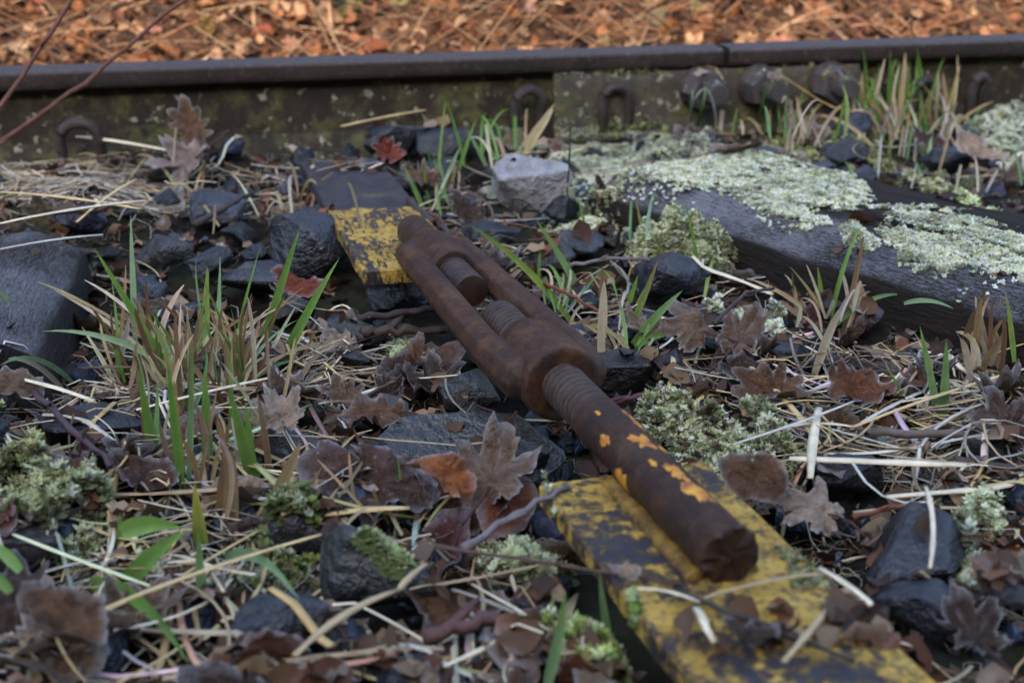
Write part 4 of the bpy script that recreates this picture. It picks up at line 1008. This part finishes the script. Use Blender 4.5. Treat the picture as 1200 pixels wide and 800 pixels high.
HS = [ # px from, px to, z lift, width px, colour, label
    ((100, 722), (392, 622), .045, 9, 1, 'long straight straw stem crossing the lower left foreground'),
    ((345, 768), (470, 690), .04, 13, 3, 'thick pale straw stem leaning to the mossy foreground stone'),
    ((468, 690), (500, 660), .045, 10, 3, 'short bent end of straw on the mossy foreground stone'),
    ((190, 795), (520, 760), .03, 12, 3, 'thick blurred straw along the bottom edge'),
    ((925, 537), (1132, 545), .035, 15, 0, 'broad flat pale straw lying below the right sleeper'),
    ((1040, 582), (1230, 568), .03, 12, 0, 'yellow-white straw stem at lower right above the black stone'),
    ((1010, 495), (1090, 455), .03, 7, 2, 'thin frosted straw rising toward the right sleeper'),
    ((900, 505), (1000, 500), .03, 8, 0, 'pale straw right of the frosted moss clump'),
    ((1000, 500), (1215, 428), .04, 7, 1, 'long straight straw reaching the right edge before the sleeper'),
    ((880, 430), (960, 520), .03, 9, 1, 'bent golden straw below the frosted maple leaves'),
    ((960, 478), (950, 560), .035, 11, 0, 'pale upright straw blade before the dark leaf at right'),
    ((800, 310), (905, 345), .03, 8, 0, 'pale straw at the foot of the right sleeper'),
    ((330, 610), (480, 595), .035, 14, 1, 'green-yellow flattened stem left of the near rod'),
    ((0, 262), (170, 235), .08, 8, 0, 'pale straw lying across the far end of the left sleeper'),
    ((0, 225), (165, 245), .07, 7, 1, 'golden straw on the heap behind the left sleeper'),
    ((90, 160), (205, 178), .05, 8, 0, 'pale frosted straw below the buried rail clip'),
    ((400, 148), (522, 126), .06, 6, 1, 'yellow straw slanting along the rail web'),
    ((90, 260), (160, 210), .075, 5, 1, 'golden straw pointing up from the left sleeper corner'),
    ((0, 292), (120, 275), .064, 6, 2, 'frosted straw on top of the left sleeper'),
    ((310, 510), (610, 530), .03, 4, 3, 'very long thin stem running under the turnbuckle'),
    ((740, 690), (820, 705), .06, 6, 0, 'thin pale stem lying on the near plate below the rod end'),
    ((825, 700), (965, 672), .062, 7, 3, 'bent tan stem below the ragged rod end'),
    ((960, 665), (1030, 718), .06, 9, 0, 'pale split straw over the right edge of the near plate'),
    ((918, 775), (970, 712), .062, 10, 3, 'tan straw standing on the near yellow plate'),
    ((815, 712), (838, 752), .062, 12, 0, 'short pale splinter on the near yellow plate'),
    ((1085, 570), (1090, 665), .05, 7, 0, 'pale thin stem hanging in front of the big black stone'),
    ((640, 205), (760, 200), .06, 3, 3, 'thin brown stem on the moss mat edge'),
    ((480, 690), (640, 660), .03, 6, 3, 'tan stem in front of the moss sprigs'),
    ((530, 690), (680, 755), .03, 8, 4, 'grey stem in the foreground left of the near plate'),
    ((0, 440), (110, 470), .05, 8, 0, 'pale straw across the ground below the left sleeper'),
    ((160, 480), (330, 440), .04, 7, 0, 'pale straw woven into the dry grass clump'),
    ((640, 720), (520, 780), .03, 9, 0, 'pale straw crossing the bottom foreground'),
    ((860, 520), (1000, 470), .04, 5, 2, 'frosted thin stem over the moss clump right of the rod'),
    ((1000, 600), (1190, 600), .025, 7, 3, 'tan stem behind the big black stone'),
]
for (a, b, z, w, ci, lab) in HS:
    A_, B_ = at(*a, z), at(*b, z); n = 9; wd = w * .5 * proj(A_)[2] / FPX
    pts = bez(A_, (A_ + B_) / 2 + Vector((random.uniform(-.006, .006), random.uniform(-.006, .006), random.uniform(0, .006))), B_, n)
    pts = [Vector((q.x, q.y, max(q.z, top(q.x, q.y) + wd * .6))) for q in pts]
    put_straw(pts, wd, *STC[ci], label=lab)
def straw_ok(p):
    if rs(p)[1] > -.02: return False
    if on_hero(p, 1.05): return random.random() < .08
    if blocked_soft(p): return random.random() < .05
    if in_local(sR[1], p, .05, 1.5, -.01, .24): return random.random() < .10
    if in_local(sLf[1], p, .05, LL, .0, .27): return random.random() < .12
    return True
ZONES = [(-60, 188, 175, 266, 4.0), (-60, 170, 360, 262, 1.2), (880, 420, 1260, 590, 3.0), (100, 380, 420, 560, 1.2), (-60, 420, 400, 820, 1.0), (380, 600, 740, 820, .7), (640, 130, 1260, 210, 1.0), (560, 230, 900, 480, .6), (900, 580, 1260, 820, .25), (380, 360, 560, 520, .4), (330, 140, 640, 300, .4), (100, 260, 380, 380, .2)]
zw = [(x1 - x0) * (y1 - y0) * w for x0, y0, x1, y1, w in ZONES]
def straw_seed():
    x0, y0, x1, y1, w = random.choices(ZONES, zw)[0]
    return at(random.uniform(x0, x1), random.uniform(y0, y1), .015)
ns = 0
while ns < 255:
    p = straw_seed()
    if not straw_ok(p): continue
    L = random.uniform(.05, .17); a = random.gauss(.05, .55) + random.choice([0, 0, math.pi / 3, -math.pi / 3]); d = Vector((math.cos(a), math.sin(a), 0)) * L / 2
    if not (straw_ok(p - d) and straw_ok(p + d)): continue
    if any(in_local(mBm, q_, -.6, .03, -WB / 2 - .02, WB / 2 + .02) for q_ in (p, p - d, p + d)): continue
    cn, c = random.choices(STC, [4, 3, 2, 3, 2, 1])[0]
    put_straw(drape(p - d, p + d, random.gauss(0, .14)), random.uniform(.0012, .0027), cn, tuple(q * random.uniform(.75, 1.15) for q in c)); ns += 1
mb = MB(); ns = 0
while ns < 3000:
    p = straw_seed()
    if not straw_ok(p): ns += 1; continue
    L = random.uniform(.015, .09); a = random.gauss(.05, .7) + random.choice([0, 0, .9, -.9]); d = Vector((math.cos(a), math.sin(a), 0)) * L / 2
    if blocked_soft(p - d) or blocked_soft(p + d): ns += 1; continue
    pts = drape(p - d, p + d, random.gauss(0, .25), 6, random.uniform(.001, .012))
    if max(q_.z for q_ in pts) - min(q_.z for q_ in pts) > .022: ns += 1; continue
    v, f = tube(pts, [random.uniform(.0005, .0015)] * 6, 4, .35, cap=False); cn, c = random.choices(STC, [4, 3, 2, 3, 3, 2])[0]
    mb.add(v, f, np.array(c) * random.uniform(.6, 1.15)); ns += 1
tag(obj('straw_litter', mb.build('straw_litter', M['straw'])), kind='stuff')
# fine matted dead grass between everything
mb = MB(); ns = 0
while ns < 10500:
    p = straw_seed() if random.random() < .6 else at(random.uniform(-350, 1550), random.uniform(132, 830), .015); ns += 1
    if rs(p)[1] > -.02 or blocked_soft(p) or on_hero(p) or in_local(sR[1], p, .05, 1.5, -.01, .24) or in_local(sLf[1], p, .05, LL, .0, .27): continue
    L = random.uniform(.012, .05); a = random.uniform(0, 6.28); q = p.copy(); pts = []
    for i in range(6):
        pts.append(Vector((q.x, q.y, top(q.x, q.y) + random.uniform(.0005, .004) + .006 * random.random() * math.sin(i * .63)))); a += random.gauss(0, .55); q += Vector((math.cos(a), math.sin(a), 0)) * L / 5
    if max(q_.z for q_ in pts) - min(q_.z for q_ in pts) > .013: continue
    v, f = tube(pts, [random.uniform(.0002, .0006)] * 6, 3, .7, cap=False); mb.add(v, f, np.array(random.choice([(.30, .23, .14), (.22, .16, .09), (.38, .32, .22), (.15, .10, .06), (.34, .31, .26)])) * random.uniform(.6, 1.15))
tag(obj('dead_grass', mb.build('dead_grass', M['straw'])), kind='stuff')
# dry stems over the sunlit bank
mb = MB()
for i in range(5000):
    p = bank_point(2.4); L = random.uniform(.05, .30); a = random.uniform(-1.3, 1.3) + random.choice([0, math.pi]); e = random.uniform(0, .7)
    d = Vector((math.cos(a) * math.cos(e), math.sin(a) * math.cos(e), math.sin(e))) * L
    pts = bez(p + Vector((0, 0, .01)), p + d * .5 + Vector((0, 0, random.uniform(.0, .04))), p + d + Vector((0, 0, .012)), 5)
    pts = [Vector((q.x, q.y, max(q.z, gz(q.x, q.y) + .01))) for q in pts]
    v, f = tube(pts, [random.uniform(.0005, .0013)] * 5, 4, 1, cap=False); mb.add(v, f, np.array(random.choice([(.22, .125, .07), (.19, .095, .05), (.12, .055, .03), (.26, .18, .11), (.08, .04, .025)])) * random.uniform(.7, 1.1))
tag(obj('bank_stems', mb.build('bank_stems', M['sunleaf'])), kind='stuff')
BS = [((140, 60), (215, 20), 6), ((215, 18), (335, 4), 6), ((255, 38), (310, 26), 8), ((0, 52), (100, 22), 7), ((120, 16), (180, 66), 7), ((60, 60), (20, 10), 5), ((150, 2), (180, 66), 5), ((390, 55), (385, 0), 5), ((540, 10), (585, 40), 4), ((660, 5), (630, 35), 5), ((905, 40), (980, 5), 5), ((925, 28), (1010, 20), 5), ((300, 60), (296, 12), 5), ((1000, 30), (1060, 36), 5)]
for i, (a, b, w) in enumerate(BS):
    Y = 2.35; A_, B_ = aty(*a, Y), aty(*b, Y + .12)
    for q in (A_, B_): q.z = max(q.z, gz(q.x, q.y) + .012)
    c = random.choice([(.32, .23, .14), (.30, .18, .10), (.27, .16, .09)])
    put_straw(bez(A_, (A_ + B_) / 2 + Vector((0, 0, .01)), B_, 6), w * .5 * Y / FPX, 'tan', c, f"{['thin','long','slender'][i % 3]} tan dry stem {where(A_)}", name='dry_stem')

# ------------------------------------------------------------------ twigs
def twig(label, pts, rad, col, side=0, seed=0):
    rnd = random.Random(seed); pts = [Vector(p) for p in pts]; c0 = pts[0].copy(); P = []
    for i in range(len(pts) - 1):
        for t in np.linspace(0, 1, 6)[:-1 if i < len(pts) - 2 else None]: P.append(pts[i].lerp(pts[i + 1], t) + Vector((rnd.gauss(0, 1), rnd.gauss(0, 1), rnd.gauss(0, 1))) * rad * .35 - c0)
    n = len(P); rr = [rad * (1.0 - .35 * i / n) * (1.25 if i % 5 == 0 else 1) for i in range(n)]
    v, f = tube(P, rr, 7); o = obj('twig', mesh('twig', v, f, M['twig']), None, c0, color=col); tag(o, label, 'twig', 'twigs and sticks')
    for j in range(side):
        i = rnd.randrange(2, n - 2); d = (P[i + 1] - P[i - 1]).normalized(); q = P[i] + d * rad * 3 + Vector((rnd.gauss(0, 1), rnd.gauss(0, 1), rnd.random() + .3)).normalized() * rad * 3
        v, f = tube([P[i], (P[i] + q) / 2, q], [rad * .8, rad * .7, rad * .2], 5); obj('bud', mesh('bud', v, f, M['twig']), o, color=col)
RED = (.12, .035, .02); DK = (.035, .024, .022)
twig('thin reddish twig rising at the top left corner before the rail', [aty(-70, 235, 1.40), aty(0, 128, 1.46), aty(60, 38, 1.50), aty(150, -110, 1.56)], .0028, (.085, .032, .02), 4, 1)
twig('longer reddish brown twig slanting across the rail at top left', [aty(-60, 205, 1.42), aty(5, 166, 1.46), aty(100, 95, 1.52), aty(215, 0, 1.58), aty(330, -100, 1.64)], .0029, (.095, .034, .02), 5, 2)
def gtwig(label, a, b, z, w, col, seed, mid=0.0, side=1):
    A_, B_ = at(*a, z), at(*b, z)
    for q in (A_, B_): q.z = max(q.z, top(q.x, q.y) + .002)
    m_ = (A_ + B_) / 2 + Vector((0, 0, mid)); m_.z = max(m_.z, top(m_.x, m_.y) + .003)
    twig(label, [A_, m_, B_], w * .5 * proj(A_)[2] / FPX, col, side, seed)
gtwig('dark stick leaning on the slate blue stone left of the far plate', (228, 262), (296, 224), .055, 8, DK, 3)
gtwig('dark brown stick on the straw heap behind the left sleeper', (62, 248), (130, 243), .075, 9, (.05, .028, .022), 4)
gtwig('upper horizontal dark stick left of the frame', (410, 374), (520, 362), .03, 10, DK, 5)
gtwig('lower horizontal dark stick left of the frame', (425, 392), (525, 388), .025, 13, (.04, .028, .02), 6)
gtwig('purple-black frosted twig in the ground left of the grass clump', (40, 460), (130, 545), .045, 9, (.05, .028, .035), 7)
gtwig('small reddish twig standing left of the near rod', (565, 535), (606, 484), .03, 5, RED, 8)
gtwig('purple twig poking from under the rod into the moss clump', (690, 478), (752, 463), .03, 9, (.10, .03, .04), 9)
gtwig('grey frosted twig pointing over the near plate corner', (545, 640), (664, 584), .05, 10, (.14, .12, .12), 10)
gtwig('long thin brown twig crossing in front of the near plate', (512, 640), (800, 690), .055, 5, (.07, .04, .03), 11)
gtwig('dark thin twig lying diagonally on the near yellow plate', (800, 695), (1000, 775), .060, 7, (.03, .024, .024), 12)
gtwig('brown twig under the straw at lower right', (1000, 606), (1075, 588), .03, 7, (.13, .045, .02), 13)
gtwig('thick grey-brown stick in the straw below the right sleeper', (1020, 505), (1230, 520), .03, 11, (.09, .07, .06), 14)
gtwig('dark stick among straw at the right edge', (1120, 540), (1240, 555), .03, 12, (.05, .035, .03), 15)
gtwig('thick reddish stick blurred in the foreground left of the near plate', (500, 745), (640, 715), .025, 20, (.085, .04, .035), 16)
gtwig('red-brown thin stem right of the frame', (640, 332), (700, 362), .03, 5, (.15, .045, .02), 17)
gtwig('dark stick between far plate and light grey stone', (480, 245), (530, 280), .05, 9, DK, 18)
gtwig('dark curved twig over the big frosted maple leaf', (838, 378), (905, 338), .055, 5, DK, 19, .01)
gtwig('short red stem under the dry grass clump', (330, 545), (392, 560), .03, 7, RED, 20)
gtwig('frosted branched twig right of the long green blades', (665, 312), (760, 318), .03, 5, (.12, .10, .10), 21, .004)
gtwig('dark thin twig over the leaves behind the turnbuckle', (420, 470), (470, 440), .03, 5, (.08, .04, .025), 22)
twig('thin black stalk standing on the moss mat by the light grey stone', [at(664, 232, .03), aty(668, 180, 1.36), aty(668, 135, 1.37)], .0009, (.02, .016, .015), 0, 23)

# ------------------------------------------------------------------ grass tufts
G1, G2, G3 = (.10, .20, .036), (.14, .26, .05), (.18, .28, .14)       # fresh, light, frosted green
D1, D2, D3 = (.31, .235, .12), (.18, .115, .056), (.44, .38, .26)      # golden, orange-brown, pale
def blade_mesh(b, m, t, w, c0, c1, n=10, fold=.35, twist=0.0, blunt=False):
    b, m, t = Vector(b), Vector(m), Vector(t); pts = bez(Vector(), m - b, t - b, n); v = []; f = []; cc = []
    view = Vector((0, -1, .35)).normalized()
    for i, p in enumerate(pts):
        q = i / (n - 1); tg = (pts[min(i + 1, n - 1)] - pts[max(i - 1, 0)]).normalized()
        s_ = tg.cross(view); s_ = s_.normalized() if s_.length > 1e-4 else Vector((1, 0, 0)); s_ = Matrix.Rotation(twist * (q - .3), 3, tg) @ s_; nn = s_.cross(tg)
        ww = w * (.65 + .35 * min(1, q * 4)) * ((1 - q ** 5) if blunt else (1 - q ** 2.2)) + w * (.18 if blunt else .03)
        for k_, o_ in ((-1, 0), (0, -fold), (1, 0)): v.append(p + s_ * (ww * .5 * k_) + nn * (ww * .5 * o_))
        c = np.array(c0) * (1 - q) + np.array(c1) * q; cc += [c, c * .86, c]
    for i in range(n - 1):
        for k_ in (0, 1): a = i * 3 + k_; f.append((a, a + 1, a + 4, a + 3))
    return mesh('grass_blade', v, f, M['blade'], np.array(cc))
def tuft(label, base, blades, cat='grass tuft', name='grass_tuft'):
    """blades: (base px, tip px, width px, colour0, colour1, bend, lean)"""
    p0 = at(*base, .0); p0.z = top(p0.x, p0.y)
    root = bpy.data.objects.new(name, None); COL.objects.link(root); root.location = p0; tag(root, label, cat, 'grass tufts')
    for (b, t, w, c0, c1, bend, lean) in blades:
        bp = at(*b, .015); h = top(bp.x, bp.y)
        flat_ = t[1] > b[1] - 45
        bp = at(*b, max(h, 0.0) + (.022 if flat_ else 0)); bp.z -= .006
        d = proj(bp)[2]; tp = aty(*t, max(.3, bp.y + lean)); tz = top(tp.x, tp.y)
        if flat_: # bent over blades arch above the litter
            tp = at(*t, max(tz, bp.z - .004) + .010)
        elif tp.z < tz + .006: tp.z = tz + .008
        mid = (bp + tp) / 2 + Vector((bend, 0, abs(bend) * .4)) + Vector((0, 0, (tp - bp).length * (.2 if flat_ else .10)))
        dry = c0[0] > c0[1]
        o = obj('dry_blade' if dry else 'grass_blade', blade_mesh(bp, mid, tp, w * d / FPX, tuple(c0), tuple(c1), twist=random.uniform(-.7, .7), blunt=dry), root, bp - p0)
    return root
def fan(base, n, spread, hmin, hmax, w, pal, seed, lean=(-.03, .03), jx=14, jy=8, drift=0):
    rnd = random.Random(seed); out = []
    for i in range(n):
        b = (base[0] + rnd.gauss(0, jx), base[1] + rnd.gauss(0, jy)); h = rnd.uniform(hmin, hmax); dx = rnd.gauss(drift, spread)
        c = rnd.choice(pal); c0 = tuple(q * rnd.uniform(.75, 1.1) for q in c); c1 = tuple(q * rnd.uniform(.9, 1.3) for q in c)
        out.append((b, (b[0] + dx, b[1] - h), rnd.uniform(.6, 1.2) * w, c0, c1, rnd.gauss(0, .006), rnd.uniform(*lean)))
    return out
DRY = [D1, D1, D2, D2, D3]; MIXG = [G1, G2, D1, D3, G1]; GR = [G1, G2, G2]
tuft('big clump of cut brown stubble with green blades right of the left sleeper', (230, 470),
     fan((185, 450), 30, 16, 40, 125, 5.5, DRY, 1, jx=26, jy=16) + fan((255, 470), 34, 22, 40, 105, 5, DRY, 2, jx=36, jy=18) + fan((240, 440), 36, 60, 30, 90, 3.5, DRY, 3, jx=50, jy=20) +
     fan((225, 455), 26, 40, 50, 125, 4.5, GR + [G3], 31, jx=40, jy=16) + [((205, 440), (110, 290), 10, G1, G2, -.006, .0), ((158, 390), (153, 250), 8, G3, G3, .0, .03), ((240, 400), (243, 312), 10, G2, (.26, .30, .08), 0, 0),
      ((300, 420), (352, 265), 11, G1, G2, .004, -.01), ((318, 440), (398, 302), 12, G1, G2, .004, -.02), ((252, 430), (258, 300), 7, G3, G3, .002, .02), ((270, 420), (305, 290), 4, G1, G2, 0, .02),
      ((225, 420), (140, 385), 9, G1, G3, 0, -.02), ((215, 430), (50, 388), 9, G3, G3, 0, -.01), ((290, 440), (352, 422), 6, G1, G1, .0, -.02), ((200, 430), (65, 350), 4, D3, D3, 0, .03)])
tuft('row of bright green blades and brown stubble in front of the big clump', (230, 560),
     [((190, 560), (163, 432), 15, G1, G2, -.003, -.02), ((212, 560), (196, 420), 12, G1, (.12, .26, .04), 0, -.01), ((243, 540), (240, 432), 14, G1, G2, 0, -.01), ((220, 555), (225, 398), 8, G3, G1, .002, 0),
      ((305, 575), (272, 462), 18, G2, G2, -.004, -.02), ((298, 570), (288, 470), 12, G1, G2, 0, 0), ((270, 520), (272, 390), 6, G1, G2, 0, .01), ((182, 555), (185, 445), 8, G3, G2, 0, .01)] +
     fan((235, 570), 20, 14, 40, 110, 6, DRY, 5, jx=42, jy=14) + [((295, 635), (352, 520), 13, D2, D1, .004, -.02), ((270, 635), (272, 530), 15, D1, D2, 0, -.01), ((255, 640), (262, 540), 10, D2, D2, 0, 0)])
tuft('broad folded green leaf blades at lower left', (150, 690),
     [((135, 688), (218, 622), 24, G1, G2, -.002, -.01), ((140, 612), (212, 618), 24, G2, G2, .0, -.005), ((142, 660), (140, 600), 12, (.18, .22, .05), G2, 0, 0), ((100, 672), (222, 778), 20, G2, G1, .004, -.09),
      ((238, 665), (228, 565), 20, G1, (.38, .33, .06), 0, -.01), ((236, 700), (232, 620), 12, G3, G1, 0, 0), ((262, 642), (350, 702), 14, G3, G3, .002, -.06), ((22, 655), (-20, 635), 16, G2, G2, 0, 0), ((10, 680), (-15, 670), 14, G1, G2, 0, -.01)])
tuft('green blades curving over the left edge below the sleeper', (60, 440), [((78, 437), (2, 378), 12, G1, G2, -.003, 0), ((85, 440), (0, 428), 8, G3, G3, 0, .0), ((75, 450), (10, 420), 6, D3, D3, 0, 0)])
tuft('thin green tuft between far plate and light grey stone', (510, 240), [((498, 245), (470, 190), 6, G2, G3, 0, 0), ((508, 240), (540, 170), 6, G3, G3, .003, .02), ((510, 235), (522, 118), 4, G1, G2, 0, .03), ((500, 250), (478, 205), 4, G1, G2, 0, 0), ((538, 192), (558, 140), 5, G1, G2, 0, 0), ((545, 190), (524, 120), 4, G1, G1, 0, 0)] + fan((520, 235), 12, 18, 20, 60, 3.5, MIXG, 7, jx=16))
tuft('tuft with bent yellow straw beside the light grey stone', (605, 182), [((612, 180), (648, 128), 7, (.42, .36, .14), D3, .004, 0), ((604, 170), (603, 134), 5, G1, G2, 0, 0), ((600, 182), (650, 122), 4, D3, D1, .008, 0), ((575, 200), (545, 150), 5, G3, G3, 0, 0)] + fan((592, 186), 12, 18, 15, 50, 3.5, MIXG, 8, jx=16))
tuft('tall green and tan grass tuft growing against the rail at right', (1050, 130), fan((1035, 145), 30, 14, 50, 98, 5.5, GR, 9, jx=18, jy=6) + fan((1072, 150), 30, 18, 45, 95, 4.5, MIXG, 10, jx=26, jy=6, drift=6) + fan((1075, 165), 34, 30, 20, 60, 3.5, DRY, 11, jx=34, jy=10))
tuft('small green tuft below the middle fishplate bolt', (918, 150), fan((918, 150), 14, 16, 20, 60, 4, MIXG, 12, jx=24, jy=8) + fan((925, 155), 20, 26, 10, 40, 3, DRY, 13, jx=28, jy=10))
tuft('sparse tuft below the left fishplate bolt', (825, 140), fan((825, 142), 12, 12, 18, 48, 4.5, [G3, G1, D3, D1], 14, jx=16, jy=6))
tuft('two long green blades crossing beside the turnbuckle frame', (668, 360), [((672, 372), (548, 262), 9, (.26, .34, .07), G1, .004, .0), ((688, 352), (628, 258), 9, G3, G2, 0, .0), ((630, 340), (633, 292), 5, G1, G2, 0, 0), ((690, 375), (735, 412), 6, (.36, .36, .12), D1, 0, -.03), ((664, 350), (640, 310), 5, G2, G2, 0, .02), ((705, 420), (708, 330), 9, D3, D3, 0, 0), ((660, 345), (668, 300), 4, G2, G1, 0, .0)] + fan((668, 350), 10, 20, 10, 36, 3, MIXG, 15, jx=20))
tuft('low spray of fresh green blades right of the frame', (738, 385), [((735, 388), (772, 302), 8, G2, D2, .004, 0), ((728, 380), (748, 322), 9, G1, G2, 0, 0), ((742, 395), (800, 340), 11, G2, G3, .002, -.01), ((745, 398), (798, 390), 9, G2, G1, 0, -.02), ((735, 385), (760, 330), 8, G1, G2, 0, .01), ((735, 395), (722, 352), 5, G2, D2, 0, 0), ((746, 405), (770, 375), 7, G2, G2, 0, 0), ((706, 400), (706, 312), 7, D1, D2, 0, 0), ((704, 460), (705, 345), 8, D3, D3, 0, 0), ((740, 410), (715, 390), 6, D1, D1, 0, 0)] + fan((735, 395), 10, 26, 10, 40, 4, MIXG, 16, jx=16))
tuft('slender tuft before the right sleeper with one frosted arching blade', (975, 368), [((975, 362), (1010, 262), 6, G1, G2, -.004, .02), ((965, 360), (958, 312), 7, (.22, .26, .06), G2, 0, 0), ((968, 365), (945, 310), 3, D3, D3, 0, 0), ((985, 400), (1012, 278), 6, D2, D2, .002, .02), ((980, 372), (1062, 346), 7, G1, G3, 0, -.01), ((1060, 346), (1118, 362), 6, G3, G3, 0, -.02), ((955, 430), (985, 360), 9, D3, D3, .0, -.01), ((970, 365), (925, 312), 4, (.3, .3, .08), D1, 0, 0)] + fan((970, 372), 16, 26, 10, 50, 4, DRY, 17, jx=22))
tuft('pair of stiff green blades in the straw before the sleeper', (1104, 492), [((1104, 494), (1078, 382), 10, G3, G2, -.002, 0), ((1106, 495), (1109, 398), 12, G3, G2, 0, -.01), ((1072, 482), (1040, 432), 6, G2, G2, 0, 0)])
tuft('orange-brown dead stubble at the end of the right sleeper front', (1150, 425), fan((1152, 428), 18, 14, 30, 90, 7, [D2, D2, D1], 18, jx=16, jy=8) + [((1138, 436), (1122, 392), 9, D2, D1, 0, 0), ((1190, 415), (1178, 340), 7, G2, (.3, .32, .08), 0, 0), ((1195, 430), (1182, 380), 5, G1, G2, 0, 0)])
tuft('blurred green blades at the bottom centre', (650, 775), [((638, 800), (662, 690), 14, G3, G2, .004, 0), ((632, 800), (650, 690), 12, G3, G3, 0, .01), ((655, 735), (678, 695), 10, D3, D3, 0, 0)])
tuft('single green blade in front of the near plate edge', (716, 770), [((722, 790), (702, 668), 12, G1, G3, -.002, 0)])
tuft('thin upright green stem left of the near rod', (474, 620), [((476, 625), (466, 535), 5, G1, G2, 0, 0)])
tuft('wispy dead grass in front of the rail at left', (200, 150), fan((190, 150), 18, 30, 20, 70, 3, [D3, D1, (.3, .25, .18)], 20, jx=30, jy=8) + [((196, 120), (245, 65), 3, D3, D3, 0, 0), ((180, 145), (168, 80), 3, D3, D3, .01, 0)])
tuft('sparse blades before the moss cushion of the right sleeper', (752, 285), [((738, 278), (740, 235), 3.5, G1, G2, 0, 0), ((756, 290), (745, 232), 4, G2, (.3, .28, .08), 0, 0), ((757, 272), (768, 228), 4, G3, G3, 0, 0), ((696, 310), (676, 228), 5, G1, G2, 0, 0), ((825, 342), (800, 225), 5, G1, G2, 0, 0), ((826, 340), (840, 300), 5, (.25, .28, .06), G2, 0, 0)])
tuft('scattered thin grass behind the right sleeper', (1090, 205), fan((1100, 200), 18, 14, 16, 46, 3.2, MIXG, 21, jx=60, jy=14) + [((1086, 195), (1092, 160), 6, G3, G3, 0, 0)])
tuft('dry wisps among the dark stones left of the far plate', (330, 235), fan((320, 230), 18, 30, 10, 46, 3, DRY, 22, jx=60, jy=20))
tuft('dry wisps in the foreground behind the mossy stone', (400, 600), fan((390, 600), 16, 40, 10, 60, 4, DRY, 23, jx=60, jy=20))
# a few green leaves on the sunlit bank
for i, (px, py, w, lab) in enumerate([(410, 12, 30, 'green bramble leaf on the bank left of centre'), (425, 28, 24, 'yellow-green leaf below the green bramble leaf'), (812, 10, 22, 'bright green leaf on the bank above the joint'), (402, 34, 26, 'dull grey-green leaf at the bank beside the yellow-green one'), (917, 26, 16, 'tiny pale green leaf on the bank right of the joint')]):
    p = aty(px, py, 2.5); p.z = max(p.z, gz(p.x, p.y) + .01); d = proj(p)[2]
    tag(obj('green_leaf', LB[i + 2], None, p, (.9, .2, i), w * d / FPX, [(.06, .11, .03), (.16, .16, .03), (.08, .16, .03), (.07, .10, .06), (.15, .2, .11)][i]), lab, 'green leaf', 'green leaves on the bank')

# ------------------------------------------------------------------ labels that still coincide take their place in the row
from collections import defaultdict
bpy.context.view_layer.update()
same = defaultdict(list)
for o in COL.objects:
    if o.parent is None and 'label' in o: same[o['label']].append(o)
for lab, os_ in same.items():
    if len(os_) < 2: continue
    os_.sort(key=lambda o: proj(o.location)[0]); n = len(os_)
    words = ['leftmost', 'second from left', 'third from left', 'fourth from left', 'fifth from left', 'sixth from left', 'seventh from left', 'eighth from left', 'ninth from left', 'tenth from left', 'eleventh from left', 'twelfth from left'] + ['number %d from left' % q for q in range(13, 60)]
    for i, o in enumerate(os_):
        o['label'] = (lab if len(lab.split()) < 14 else lab.replace(' ballast', '').replace(' dead', '').replace(' in front of', ' before')) + ', ' + (('left one', 'right one')[i] if n == 2 else 'rightmost' if i == n - 1 else words[i])
